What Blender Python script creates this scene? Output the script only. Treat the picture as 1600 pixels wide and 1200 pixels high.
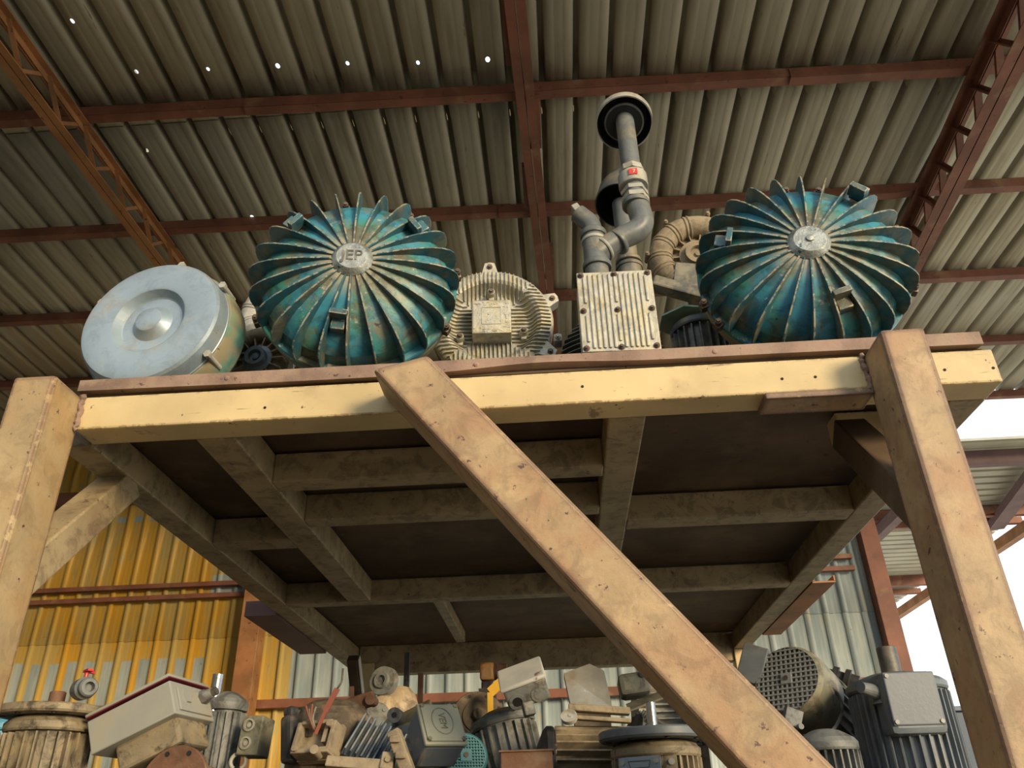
import bpy, bmesh, math, random
from mathutils import Vector, Matrix
for o in list(bpy.data.objects): bpy.data.objects.remove(o, do_unlink=True)
SC = bpy.context.scene
COL = SC.collection
R = math.radians
# ------------------------------------------------------------------ camera
YAW, PIT, ROL, FPX = R(-2.7), R(29.5), R(-1.71), 1255.0
fw = Vector((math.sin(YAW)*math.cos(PIT), math.cos(YAW)*math.cos(PIT), math.sin(PIT)))
r0 = Vector((math.cos(YAW), -math.sin(YAW), 0)); u0 = r0.cross(fw)
rt = math.cos(ROL)*r0 + math.sin(ROL)*u0
up = -math.sin(ROL)*r0 + math.cos(ROL)*u0
CAMP = Vector((0, 0, 1.6))
cd = bpy.data.cameras.new('camera'); cam = bpy.data.objects.new('camera', cd); COL.objects.link(cam)
cd.sensor_width = 36; cd.sensor_fit = 'HORIZONTAL'; cd.lens = FPX/1600*36; cd.clip_start = .05; cd.clip_end = 300
M3 = Matrix((rt, up, -fw)).transposed()
cam.matrix_world = Matrix.Translation(CAMP) @ M3.to_4x4()
SC.camera = cam
# ------------------------------------------------------------------ light
W = bpy.data.worlds.new('world'); SC.world = W; W.use_nodes = True
bg = W.node_tree.nodes['Background']; bg.inputs[0].default_value = (.86, .94, 1.0, 1); bg.inputs[1].default_value = 1.18
sd = bpy.data.lights.new('sun', 'SUN'); sd.energy = 3.1; sd.color = (1.0, .77, .46); sd.angle = R(16)
so = bpy.data.objects.new('sun', sd); COL.objects.link(so)
so.rotation_euler = Vector((.80, -1.0, .25)).to_track_quat('Z', 'Y').to_euler()
SC.view_settings.view_transform = 'Standard'; SC.view_settings.look = 'None'
SC.view_settings.gamma = 1; SC.view_settings.use_curve_mapping = False
SC.view_settings.exposure = 0.34

def at(px, py, X=None, Y=None, Z=None):
    d = fw*FPX + rt*(px-800) - up*(py-600)
    if X is not None: t = (X-CAMP.x)/d.x
    elif Y is not None: t = (Y-CAMP.y)/d.y
    else: t = (Z-CAMP.z)/d.z
    return CAMP + d*t
# ------------------------------------------------------------------ mesh helper
class MB:
    def __init__(s): s.v = []; s.f = []; s.M = Matrix.Identity(4)
    def add(s, vs, fs, M=None):
        n = len(s.v); T = s.M @ M if M is not None else s.M
        s.v += [T @ Vector(v) for v in vs]; s.f += [tuple(i+n for i in f) for f in fs]; return s
    def box(s, c, d, M=None, bev=0.0):
        x, y, z = d[0]/2, d[1]/2, d[2]/2
        T = Matrix.Translation(c) if M is None else M @ Matrix.Translation(c)
        b = min(bev, x*.9, y*.9, z*.9)
        if b <= 0:
            vs = [(i*x, j*y, k*z) for i in (-1, 1) for j in (-1, 1) for k in (-1, 1)]
            fs = [(0,1,3,2),(4,6,7,5),(0,4,5,1),(2,3,7,6),(0,2,6,4),(1,5,7,3)]
            return s.add(vs, fs, T)
        bm = bmesh.new(); bmesh.ops.create_cube(bm, size=1)
        for v in bm.verts: v.co = Vector((v.co.x*2*x, v.co.y*2*y, v.co.z*2*z))
        bmesh.ops.bevel(bm, geom=bm.edges[:], offset=b, segments=2, affect='EDGES', profile=.5)
        bm.verts.index_update()
        s.add([v.co.copy() for v in bm.verts], [[v.index for v in f.verts] for f in bm.faces], T); bm.free(); return s
    def span(s, a, b, bev=0.0):
        return s.box([(a[i]+b[i])/2 for i in range(3)], [abs(a[i]-b[i]) for i in range(3)], bev=bev)
    def lathe(s, prof, seg=48, M=None, closed=False, caps=True):
        vs = []; fs = []; n = len(prof)
        for k in range(seg):
            a = 2*math.pi*k/seg; c, q = math.cos(a), math.sin(a)
            for r, z in prof: vs.append((r*c, r*q, z))
        m = n if closed else n-1
        for k in range(seg):
            k2 = (k+1) % seg
            for i in range(m):
                j = (i+1) % n; fs.append((k*n+i, k2*n+i, k2*n+j, k*n+j))
        if not closed and caps:
            if prof[0][0] > 1e-6: fs.append(tuple(k*n for k in range(seg))[::-1])
            if prof[-1][0] > 1e-6: fs.append(tuple(k*n+n-1 for k in range(seg)))
        return s.add(vs, fs, M)
    def cyl(s, p0, p1, r, r1=None, seg=20):
        p0 = Vector(p0); p1 = Vector(p1); d = p1-p0; L = d.length
        M = Matrix.Translation(p0) @ d.to_track_quat('Z', 'Y').to_matrix().to_4x4()
        return s.lathe([(r, 0), (r if r1 is None else r1, L)], seg, M)
    def tube(s, pts, r, seg=12, cap=True, up=None):
        pts = [Vector(p) for p in pts]; n = len(pts); vs = []; fs = []
        rr = r if isinstance(r, (list, tuple)) else [r]*n
        t0 = (pts[1]-pts[0]).normalized()
        nrm = t0.orthogonal().normalized() if up is None else (Vector(up)-t0*Vector(up).dot(t0)).normalized()
        for i, p in enumerate(pts):
            t = (pts[min(i+1, n-1)]-pts[max(i-1, 0)]).normalized()
            nrm = (nrm - t*nrm.dot(t)).normalized(); b = t.cross(nrm)
            for k in range(seg):
                a = 2*math.pi*k/seg; vs.append(p + (nrm*math.cos(a)+b*math.sin(a))*rr[i])
        for i in range(n-1):
            for k in range(seg):
                k2 = (k+1) % seg; fs.append((i*seg+k, i*seg+k2, (i+1)*seg+k2, (i+1)*seg+k))
        if cap: fs.append(tuple(range(seg))[::-1]); fs.append(tuple((n-1)*seg+k for k in range(seg)))
        return s.add(vs, fs)
    def prism(s, poly, z0, z1, M=None):
        n = len(poly); vs = [(x, y, z0) for x, y in poly]+[(x, y, z1) for x, y in poly]
        fs = [tuple(range(n))[::-1], tuple(range(n, 2*n))]+[(i, (i+1) % n, n+(i+1) % n, n+i) for i in range(n)]
        return s.add(vs, fs, M)
    def bar(s, p0, p1, w, h, upv=(0, 0, 1), bev=0.0):
        p0 = Vector(p0); p1 = Vector(p1); d = p1-p0; L = d.length; z = d/L
        y = (Vector(upv) - z*Vector(upv).dot(z)).normalized(); x = y.cross(z)
        M = Matrix((x, y, z)).transposed().to_4x4(); M.translation = (p0+p1)/2
        return s.box((0, 0, 0), (w, h, L), M, bev)
    def angle(s, p0, p1, w, t, a, b):
        # L section bar: legs along directions a and b
        p0 = Vector(p0); p1 = Vector(p1); a = Vector(a); b = Vector(b)
        sec = [(0, 0), (w, 0), (w, t), (t, t), (t, w), (0, w)]
        vs = [p0+a*x+b*y for x, y in sec]+[p1+a*x+b*y for x, y in sec]; n = 6
        fs = [tuple(range(n)), tuple(range(n, 2*n))[::-1]]+[(i, n+i, n+(i+1) % n, (i+1) % n) for i in range(n)]
        return s.add(vs, fs)
    def build(s, name, mat, parent=None, label=None, smooth=21, kind=None):
        me = bpy.data.meshes.new(name); me.from_pydata([tuple(v) for v in s.v], [], s.f)
        bm = bmesh.new(); bm.from_mesh(me); bmesh.ops.recalc_face_normals(bm, faces=bm.faces[:]); bm.to_mesh(me); bm.free()
        me.materials.append(mat); me.shade_smooth(); me.set_sharp_from_angle(angle=R(smooth))
        o = bpy.data.objects.new(name, me); COL.objects.link(o)
        if parent is not None: o.parent = parent
        if label: o['label'] = label
        if kind: o['kind'] = kind
        return o
def thing(name, label, cat, M=None, group=None):
    o = bpy.data.objects.new(name, None); COL.objects.link(o); o.empty_display_size = .05
    if M is not None: o.matrix_world = M
    o['label'] = label; o['category'] = cat
    if group: o['group'] = group
    return o
def tag(o, label, cat, group=None):
    o['label'] = label; o['category'] = cat
    if group: o['group'] = group
    return o
def struct(o): o['kind'] = 'structure'; return o
def frame(loc, zdir, ydir):
    """matrix whose local Z points along zdir and whose local -Y faces ydir as nearly as it can"""
    z = Vector(zdir).normalized(); y = -Vector(ydir); y = (y - z*y.dot(z)).normalized(); x = y.cross(z)
    M = Matrix((x, y, z)).transposed().to_4x4(); M.translation = Vector(loc); return M
# ------------------------------------------------------------------ materials
def nd(t, ty, **k):
    n = t.nodes.new(ty)
    for a, v in k.items(): setattr(n, a, v)
    return n
def mixc(t, fac, a, b, bt='MIX'):
    m = nd(t, 'ShaderNodeMix', data_type='RGBA', blend_type=bt)
    for s, v in ((0, fac), (6, a), (7, b)):
        if hasattr(v, 'is_output'): t.links.new(v, m.inputs[s])
        else: m.inputs[s].default_value = v if s == 0 else (*v, 1)
    return m.outputs[2]
def ramp(t, src, lo, hi):
    m = nd(t, 'ShaderNodeMapRange', interpolation_type='SMOOTHSTEP'); t.links.new(src, m.inputs[0])
    m.inputs[1].default_value = lo; m.inputs[2].default_value = hi; return m.outputs[0]
def noise(t, co, sc, det=4, rough=.55, dist=0.0):
    n = nd(t, 'ShaderNodeTexNoise'); t.links.new(co, n.inputs['Vector']); n.inputs['Scale'].default_value = sc
    n.inputs['Detail'].default_value = det; n.inputs['Roughness'].default_value = rough; n.inputs['Distortion'].default_value = dist
    return n.outputs['Fac']
def mult(t, a, b):
    m = nd(t, 'ShaderNodeMath', operation='MULTIPLY')
    for i, v in enumerate((a, b)):
        if hasattr(v, 'is_output'): t.links.new(v, m.inputs[i])
        else: m.inputs[i].default_value = v
    return m.outputs[0]
def surf(name, base, rough=.6, metal=0.0, var=.18, vs=4, dust=None, spots=None, edge=None, bump=.15, bs=60, stretch=(1, 1, 1), extra=None, grime=0.0):
    m = bpy.data.materials.new(name); m.use_nodes = True; t = m.node_tree; p = t.nodes['Principled BSDF']
    tc = nd(t, 'ShaderNodeTexCoord'); mp = nd(t, 'ShaderNodeMapping'); t.links.new(tc.outputs['Object'], mp.inputs[0])
    mp.inputs['Scale'].default_value = stretch; co = mp.outputs[0]
    n1 = noise(t, co, vs, 5)
    c = mixc(t, ramp(t, n1, .3, .7), [x*(1-var) for x in base], [min(1, x*(1+var)) for x in base])
    mt = None
    if extra: c = extra(t, tc, co, c)
    if dust:
        dc, amt, ds = dust
        c = mixc(t, mult(t, ramp(t, noise(t, co, ds, 6, .6), .62-amt*.4, .85-amt*.4), .85), c, dc)
    rg = rough
    if grime: c = mixc(t, mult(t, ramp(t, noise(t, co, 13, 8, .72, .6), .46, .62), grime), c, (.028, .022, .017))
    if spots:
        rc, amt, rs = spots
        f = ramp(t, noise(t, co, rs, 8, .68), .70-amt*.2, .74-amt*.2); c = mixc(t, f, c, rc)
    if edge:
        ec, wd, amt = edge
        bv = nd(t, 'ShaderNodeBevel', samples=4); bv.inputs['Radius'].default_value = wd
        ge = nd(t, 'ShaderNodeNewGeometry'); dt = nd(t, 'ShaderNodeVectorMath', operation='DOT_PRODUCT')
        t.links.new(bv.outputs[0], dt.inputs[0]); t.links.new(ge.outputs['True Normal'], dt.inputs[1])
        iv = nd(t, 'ShaderNodeMath', operation='SUBTRACT'); iv.inputs[0].default_value = 1; t.links.new(dt.outputs['Value'], iv.inputs[1]); e = ramp(t, iv.outputs[0], .006, .05)
        e = mult(t, e, ramp(t, noise(t, co, 30, 6, .72), .61-amt*.12, .64-amt*.12)); c = mixc(t, e, c, ec)
    t.links.new(c, p.inputs['Base Color'])
    p.inputs['Roughness'].default_value = rough; p.inputs['Metallic'].default_value = metal
    if bump:
        bp = nd(t, 'ShaderNodeBump'); bp.inputs['Strength'].default_value = bump; bp.inputs['Distance'].default_value = .004
        t.links.new(noise(t, co, bs, 6, .65), bp.inputs['Height']); t.links.new(bp.outputs[0], p.inputs['Normal'])
    return m
RUST = (.09, .042, .028); DUST = (.36, .29, .19)
def scratches(t, tc, co, c):
    mp = nd(t, 'ShaderNodeMapping'); t.links.new(tc.outputs['Object'], mp.inputs[0])
    mp.inputs['Rotation'].default_value = (0, .35, 0); mp.inputs['Scale'].default_value = (1.2, 1, 26)
    return mixc(t, mult(t, ramp(t, noise(t, mp.outputs[0], 5, 6, .6, .3), .655, .69), .75), c, (.16, .10, .06))
M_cream = surf('cream_paint', (.60, .47, .25), .5, 0, .14, 3, dust=((.42, .31, .17), .25, 5), spots=(RUST, .30, 26), edge=(RUST, .008, .8), bump=.12, bs=35, extra=scratches)
M_tan = surf('tan_paint', (.42, .30, .17), .55, 0, .16, 5, dust=((.37, .22, .12), .5, 7), spots=((.10, .05, .05), .42, 30), edge=((.10, .055, .055), .026, 1.9), bump=.4, bs=50, grime=.25)
M_post = surf('yellow_tan_paint', (.43, .325, .18), .5, 0, .18, 4, dust=((.40, .26, .12), .6, 5), spots=((.10, .05, .05), .34, 28), edge=((.14, .07, .05), .022, 1.4), bump=.4, bs=50, grime=.2)
M_deck = surf('rusty_plate', (.27, .18, .14), .75, .0, .35, 6, dust=((.33, .24, .17), .4, 14), spots=((.10, .05, .04), .4, 30), bump=.4, bs=90)
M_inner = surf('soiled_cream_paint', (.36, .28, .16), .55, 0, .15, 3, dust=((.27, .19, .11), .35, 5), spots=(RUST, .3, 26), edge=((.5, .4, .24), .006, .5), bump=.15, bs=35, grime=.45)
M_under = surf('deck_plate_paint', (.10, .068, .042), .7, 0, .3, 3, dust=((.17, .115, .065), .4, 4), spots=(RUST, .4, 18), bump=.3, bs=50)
M_redoxide = surf('red_oxide_paint', (.20, .075, .045), .6, 0, .25, 3, dust=((.30, .17, .10), .25, 5), spots=((.09, .03, .02), .4, 20), bump=.15)
M_orange = surf('orange_rust_paint', (.34, .15, .055), .6, 0, .3, 3, dust=((.36, .2, .09), .3, 5), spots=(RUST, .4, 16), bump=.2)
M_purple = surf('dark_oxide_paint', (.13, .07, .07), .6, 0, .2, 3)
# roof sheet with real pin holes
HOLES = [(113, 33), (213, 112), (325, 108), (434, 103), (543, 99), (653, 98), (229, 234), (394, 338), (7, 183), (762, 93)]
def roof_material():
    m = surf('galvanised_roof', (.40, .375, .28), .5, .2, .10, 1.5, dust=((.27, .235, .165), .42, 2.2), spots=((.19, .14, .09), .22, 9), bump=.05, stretch=(3, .35, 1))
    t = m.node_tree; p = t.nodes['Principled BSDF']; tc = nd(t, 'ShaderNodeTexCoord')
    acc = None
    for px, py in HOLES:
        q = at(px, py, Z=6.085)
        d = nd(t, 'ShaderNodeVectorMath', operation='DISTANCE'); mp = nd(t, 'ShaderNodeMapping')
        mp.inputs['Scale'].default_value = (1, .7, 0); t.links.new(tc.outputs['Object'], mp.inputs[0]); t.links.new(mp.outputs[0], d.inputs[0])
        d.inputs[1].default_value = (q.x, q.y*.7, 0)
        l = nd(t, 'ShaderNodeMath', operation='GREATER_THAN'); t.links.new(d.outputs['Value'], l.inputs[0]); l.inputs[1].default_value = .011 + .006*((px*7) % 5)/5
        acc = l.outputs[0] if acc is None else mult(t, acc, l.outputs[0])
    t.links.new(acc, p.inputs['Alpha'])
    return m
M_roof = roof_material()
def wall_material():
    m = bpy.data.materials.new('painted_wall_sheet'); m.use_nodes = True; t = m.node_tree; p = t.nodes['Principled BSDF']
    tc = nd(t, 'ShaderNodeTexCoord'); co = tc.outputs['Object']; sp = nd(t, 'ShaderNodeSeparateXYZ'); t.links.new(co, sp.inputs[0])
    mp = nd(t, 'ShaderNodeMapping'); t.links.new(co, mp.inputs[0]); mp.inputs['Scale'].default_value = (2.6, 1, .5); cs = mp.outputs[0]
    grey = mixc(t, ramp(t, noise(t, cs, 3, 5), .35, .65), (.31, .38, .40), (.46, .52, .52))
    grey = mixc(t, ramp(t, noise(t, cs, 5, 6), .60, .75), grey, (.48, .42, .26))
    yel = mixc(t, ramp(t, noise(t, cs, 1.6, 4), .4, .6), (.66, .37, .045), (.55, .40, .13))
    yel = mixc(t, mult(t, ramp(t, noise(t, cs, 9, 6), .56, .72), .7), yel, (.36, .34, .18))
    def cmp(sock, op, val):
        n = nd(t, 'ShaderNodeMath', operation=op); t.links.new(sock, n.inputs[0]); n.inputs[1].default_value = val; return n.outputs[0]
    yb = mult(t, cmp(sp.outputs[0], 'LESS_THAN', -2.86), 1.0)
    # unpainted sheet by the girt
    gap = mult(t, mult(t, cmp(sp.outputs[0], 'GREATER_THAN', -3.86), cmp(sp.outputs[2], 'GREATER_THAN', 4.03)), cmp(sp.outputs[2], 'LESS_THAN', 4.28))
    # unpainted pans along the lower sheet: repeated 0.2 m period, flats only
    md = nd(t, 'ShaderNodeMath', operation='FLOORED_MODULO'); t.links.new(sp.outputs[0], md.inputs[0]); md.inputs[1].default_value = .2
    pan = mult(t, cmp(md.outputs[0], 'GREATER_THAN', .075), cmp(md.outputs[0], 'LESS_THAN', .185))
    zl = nd(t, 'ShaderNodeMath', operation='ADD'); t.links.new(sp.outputs[2], zl.inputs[0]); t.links.new(mult(t, noise(t, co, 2.5, 2), .09), zl.inputs[1])
    low = mult(t, mult(t, cmp(zl.outputs[0], 'LESS_THAN', 3.43), cmp(sp.outputs[0], 'LESS_THAN', -3.75)), pan)
    hi = mult(t, mult(t, cmp(sp.outputs[2], 'GREATER_THAN', 4.96), cmp(sp.outputs[2], 'LESS_THAN', 5.03)), pan)
    un = nd(t, 'ShaderNodeMath', operation='MAXIMUM'); t.links.new(low, un.inputs[0]); t.links.new(hi, un.inputs[1])
    un2 = nd(t, 'ShaderNodeMath', operation='MAXIMUM'); t.links.new(un.outputs[0], un2.inputs[0]); t.links.new(gap, un2.inputs[1])
    inv = nd(t, 'ShaderNodeMath', operation='SUBTRACT'); inv.inputs[0].default_value = 1; t.links.new(un2.outputs[0], inv.inputs[1])
    c = mixc(t, mult(t, yb, inv.outputs[0]), grey, yel)
    c = mixc(t, ramp(t, noise(t, co, 14, 8, .7), .68, .71), c, (.16, .12, .07))
    t.links.new(c, p.inputs['Base Color']); p.inputs['Roughness'].default_value = .5; p.inputs['Metallic'].default_value = .1
    return m
M_wall = wall_material()
M_floor = surf('dusty_concrete', (.17, .145, .11), .9, 0, .2, .6, dust=((.20, .165, .12), .5, 1.2), bump=.2, bs=20)
# ------------------------------------------------------------------ the building
def rib_profile(x0, x1, pitch, rw, rh, minor=True):
    pts = []; n = int((x1-x0)/pitch)
    for k in range(n+1):
        x = x0+k*pitch
        pts += [(x, 0), (x+.010, rh), (x+rw-.010, rh), (x+rw, 0)]
        if minor:
            pan = pitch-rw
            for q in (.33, .66):
                pts += [(x+rw+pan*q-.006, 0), (x+rw+pan*q, .0013), (x+rw+pan*q+.006, 0)]
    return pts
def sheet(mb, prof, fn0, fn1):
    n = len(prof); vs = [fn0(a, b) for a, b in prof]+[fn1(a, b) for a, b in prof]
    mb.add(vs, [(i, i+1, n+i+1, n+i) for i in range(n-1)]); return mb
# ribs of the roof run away from the camera; x phase measured at x = 1.463
x0 = 1.435-.228*42
rp = rib_profile(x0, 9.0, .228, .048, .068)
mb = MB(); RZ = 6.085
sheet(mb, rp, lambda a, b: (a, .6, RZ+b), lambda a, b: (a, 4.02, RZ+b))
sheet(mb, rp, lambda a, b: (a+.002, 3.90, RZ-.005+b), lambda a, b: (a+.002, 8.72, RZ-.005+b))
ro = mb.build('ceiling', M_roof, smooth=1); struct(ro)
sm = ro.modifiers.new('t', 'SOLIDIFY'); sm.thickness = .0015; sm.offset = 1
# floor
mb = MB(); mb.span((-40, -40, -.1), (40, 40, 0)); struct(mb.build('floor', M_floor))
M_bounce_yard = surf('pale_bounce_yard', (.64, .57, .45), .9, 0, .12, .5, bump=.1, bs=20)  # unseen pale ground added to bounce light up to the right of the roof
mb = MB()
for (a, b) in (((4.3, -40), (40, 40)), ((-40, -40), (4.3, -4.0)), ((-40, 9.2), (4.3, 40))): mb.span((a[0], a[1], 0), (b[0], b[1], .015))
o = mb.build('bounce_yard', M_bounce_yard); struct(o)
# back wall
wp = rib_profile(-7.4, 3.22, .2, .06, .03)
mb = MB(); sheet(mb, wp, lambda a, b: (a, 8.76-b, 0), lambda a, b: (a, 8.76-b, 3.66))
sheet(mb, wp, lambda a, b: (a, 8.752-b, 3.58), lambda a, b: (a, 8.752-b, 6.07))
o = mb.build('wall_back', M_wall, smooth=1); struct(o); sm = o.modifiers.new('t', 'SOLIDIFY'); sm.thickness = .002
# left wall
wp2 = rib_profile(-3.6, 8.6, .2, .06, .03, False)
mb = MB(); sheet(mb, wp2, lambda a, b: (-7.4+b, a, 0), lambda a, b: (-7.4+b, a, 6.07))
o = mb.build('wall_left', surf('grey_wall_sheet', (.30, .30, .26), .6, .1), smooth=1); struct(o); sm = o.modifiers.new('t', 'SOLIDIFY'); sm.thickness = .002
mb = MB(); sheet(mb, rib_profile(-7.4, 1.6, .2, .06, .03, False), lambda a, b: (a, -3.6+b, 0), lambda a, b: (a, -3.6+b, 6.07))  # unseen wall behind the camera, added to darken the left of the roof
o = mb.build('front_light_block', surf('light_block_sheet', (.30, .30, .26), .6, .1), smooth=1); struct(o); sm = o.modifiers.new('t', 'SOLIDIFY'); sm.thickness = .002
# girts on the back wall
def girt(name, z, h, x0_, x1_, m=M_redoxide):
    mb = MB(); mb.span((x0_, 8.64, z), (x1_, 8.715, z+h), .004); struct(mb.build(name, m))
girt('trim_1', 5.16, .17, -7.3, 3.2, M_redoxide); girt('trim_2', 4.13, .05, -7.3, 3.2, M_redoxide)
girt('trim_3', 4.0, .05, -7.3, 3.2, M_redoxide); girt('trim_4', 2.83, .085, -7.3, 3.3, M_redoxide)
# purlins: channels, lapped at their joints
pur = [(2.5, 'rust-red roof purlin just above the top of the picture', []),
       (3.76, 'rust-red roof purlin crossing above the mushroom vent cap, lapped joint left of the middle truss', [(-7.3, -1.55, 0), (-1.95, .15, 1), (-.15, 2.05, 0), (1.75, 2.9, 1), (2.6, 9, 0)]),
       (4.95, 'rust-red roof purlin passing just behind the tops of both ribbed blowers', [(-7.3, -.2, 0), (-.3, 2.9, 1), (2.7, 9, 0)]),
       (6.14, 'rust-red roof purlin passing behind the elbow pipes and the grey drum', [(-7.3, -.1, 0), (-.3, 9, 1)]),
       (7.34, 'rust-red roof purlin seen only at the far right and behind the grey drum', []),
       (8.6, 'rust-red roof purlin along the far edge of the roof above the white gap', [])]
for y, lab, segs in pur:
    t = thing('roof_purlin', lab, 'purlin', Matrix.Translation((0, y, 6.0)))
    for (a, b, k) in (segs or [(-7.3, 9, 0)]):
        mb = MB(); s = .016
        dz = -.02*k; w = .075
        # C section
        mb.bar((a, s*a+.0-k*.012, .04+dz), (b, s*b-k*.012, .04+dz), .006, .08)
        mb.bar((a, s*a+w/2-k*.012, .077+dz), (b, s*b+w/2-k*.012, .077+dz), w, .006)
        mb.bar((a, s*a+w/2-k*.012, .003+dz), (b, s*b+w/2-k*.012, .003+dz), w, .006)
        mb.build('channel', M_redoxide, t)
# trusses
def truss(lab, xa, ya, xb, yb, m, dz, step=.42, single=False, w=.05):
    t = thing('roof_truss', lab, 'truss')
    a = Vector((xa, ya, 5.99)); b = Vector((xb, yb, 5.99)); d = (b-a).normalized(); s = Vector((d.y, -d.x, 0))
    L = (b-a).length
    mb = MB(); mb.angle(a, b, w, .006, s, (0, 0, -1)); mb.angle(a-s*.008, b-s*.008, w, .006, -s, (0, 0, -1)); mb.build('top_chord', m, t)
    lo = Vector((0, 0, -dz))
    mb = MB(); mb.angle(a+lo, b+lo, w, .006, s, (0, 0, 1)); mb.angle(a+lo-s*.008, b+lo-s*.008, w, .006, -s, (0, 0, 1)); mb.build('bottom_chord', m, t)
    n = int(L/step); 
    for i in range(n):
        p = a+d*(i*step); q = a+d*((i+.5)*step); r_ = a+d*((i+1)*step)
        e1 = Vector((0, 0, -.02)); e2 = lo+Vector((0, 0, .02))
        mb = MB(); mb.angle(p+e1, q+e2, w*.7, .005, s, d.cross(s)*-1) ; mb.build('web_bar', m, t)
        mb = MB(); mb.angle(q+e2, r_+e1, w*.7, .005, -s, d.cross(s)*-1); mb.build('web_bar', m, t)
    return t
qa = at(0, 82, Z=5.74); qb = at(247, 409, Z=5.74); k = (qb.x-qa.x)/(qb.y-qa.y)
truss('brown lattice roof truss running down to the grey drum at left', qa.x+k*(0-qa.y), 0, qa.x+k*(8.6-qa.y), 8.6, M_orange, .25)
qa = at(1600, 75, Z=5.66); qb = at(1425, 425, Z=5.66); k = (qb.x-qa.x)/(qb.y-qa.y)
truss('dark lattice roof truss at right, above the right ribbed blower', qa.x+k*(0-qa.y), 0, qa.x+k*(8.6-qa.y), 8.6, M_redoxide, .33, .36, w=.07)
qa = at(803, 0, Z=5.9); qb = at(852, 440, Z=5.9); k = (qb.x-qa.x)/(qb.y-qa.y)
t = thing('roof_rafter', 'rust-red steel rafter between the left ribbed blower and the vent pipe', 'rafter')
mb = MB(); a = Vector((qa.x+k*(0-qa.y), 0, 5.9)); b = Vector((qa.x+k*(8.6-qa.y), 8.6, 5.9))
mb.angle(a, b, .06, .006, (-1, 0, 0), (0, 0, 1)); mb.angle(a+Vector((.008, 0, 0)), b+Vector((.008, 0, 0)), .06, .006, (1, 0, 0), (0, 0, 1)); mb.build('angle_bar', M_redoxide, t)
for y, sg in ((3.25, -1), (3.98, 1), (4.6, -1), (5.55, 1)):
    mb = MB(); x = a.x+k*y+sg*.05; mb.span((x-.04, y-.2, 5.94), (x+.04, y+.25, 5.985)); mb.build('splice_plate', M_redoxide, t)
# columns
mb = MB(); mb.span((-3.34, 8.42, 0), (-3.13, 8.62, 5.75), .006)
tag(mb.build('building_column', M_orange), 'rusty brown steel column against the yellow wall at lower left', 'column')
mb = MB(); p = at(1345, 834, Y=8.6); q = at(1372, 834, Y=8.6); mb.span((p.x, 8.6, 0), (q.x, 8.8, 5.75), .006)
tag(mb.build('building_column', M_redoxide), 'red-brown steel column at the right end of the grey wall', 'column')
# canopy beyond
CZ = 5.8
M_can = surf('canopy_sheet', (.42, .40, .32), .5, .2, .15, 2)
ya = at(1555, 697, Z=CZ).y; yb = at(1400, 985, Z=CZ).y; xr = 7.45
prof = rib_profile(ya, yb, .25, .08, .04, False)
mb = MB(); sheet(mb, prof, lambda a, b: (2.0, a, CZ+.09+b), lambda a, b: (xr, a, CZ+.09+b))
o = mb.build('trim_5', M_can, smooth=1); struct(o)
t = thing('canopy_frame', 'red-brown steel frame under the far corrugated canopy at right', 'frame')
for py, h, m in ((715, .22, M_purple), (806, .16, M_redoxide), (822, .10, M_redoxide), (908, .2, M_redoxide), (925, .1, M_redoxide), (965, .2, M_redoxide)):
    y = at(1400 if py > 720 else 1555, py, Z=CZ).y
    mb = MB(); mb.span((2.0, y-.05, CZ-h/2), (xr, y+.05, CZ+h/2)); mb.build('beam', m, t)
for x in (5.1, 7.38):
    mb = MB(); mb.span((x-.07, ya+.1, CZ-.26), (x+.07, yb-.1, CZ-.1)); mb.build('beam', M_purple if x < 6 else M_orange, t)
a = at(1600, 762, Z=CZ-.1); b = at(1555, 822, Z=CZ-.1); mb = MB(); mb.bar(a+(a-b)*.3, b, .22, .12); mb.build('brace', M_purple, t)
# ------------------------------------------------------------------ the rack
M_hole = surf('dark_hole', (.01, .01, .01), .8, bump=0)
M_sunlit = surf('sunlit_side_tone', (.62, .62, .55), .5, 0, .1, 8)  # pale tone stands in for sunlight on the rear post and brace sides
ZB, ZT = 2.68, 2.788
rack = thing('storage_rack', 'cream and tan steel rack of welded box tube carrying the blowers and motors', 'rack', Matrix.Identity(4))
def rp_(name, a, b, m=M_cream, bev=.006, lab=None):
    mb = MB(); mb.span(a, b, bev); return mb.build(name, m, rack, lab, smooth=8)
rp_('post', (-1.515, 1.90, 0), (-1.391, 2.06, 2.787), M_post, .010); rp_('post', (.922, 1.90, 0), (1.042, 2.06, 2.787), M_tan, .010)
rp_('post', (-1.39, 5.70, 0), (-1.28, 5.80, ZB), M_cream); rp_('post', (1.18, 5.70, 0), (1.28, 5.80, ZB), M_cream)
rp_('front_beam', (-1.391, 2.04, ZB), (1.285, 2.148, ZT))
rp_('rear_beam', (-1.39, 5.72, ZB-.072), (1.28, 5.82, 2.799), M_inner)
rp_('side_beam', (-1.50, 2.15, ZB), (-1.395, 5.82, ZT), M_inner); rp_('side_beam', (1.18, 2.15, ZB), (1.285, 5.82, ZT), M_inner)
rp_('inner_beam', (-1.07, 2.15, ZB), (-.95, 4.08, ZT), M_inner); rp_('inner_beam', (.183, 2.15, ZB), (.295, 4.08, ZT), M_inner)
for (xa, ya_, xb, yb_) in ((-.95, 2.50, .183, 2.59), (-.95, 2.885, .183, 2.965), (.295, 3.05, 1.18, 3.157), (-1.395, 3.10, -1.07, 3.205), (-1.395, 4.08, 1.18, 4.17)):
    rp_('cross_beam', (xa, ya_, ZB), (xb, yb_, ZT), M_inner)
p = at(690, 950, Z=ZB+.04); rp_('short_beam', (p.x-.03, 4.17, ZB+.04), (p.x+.03, 5.35, ZT), M_inner)
rp_('joint_plate', (.62, 2.032, ZB-.02), (.922, 2.135, ZB+.0), M_tan, .003)
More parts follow.
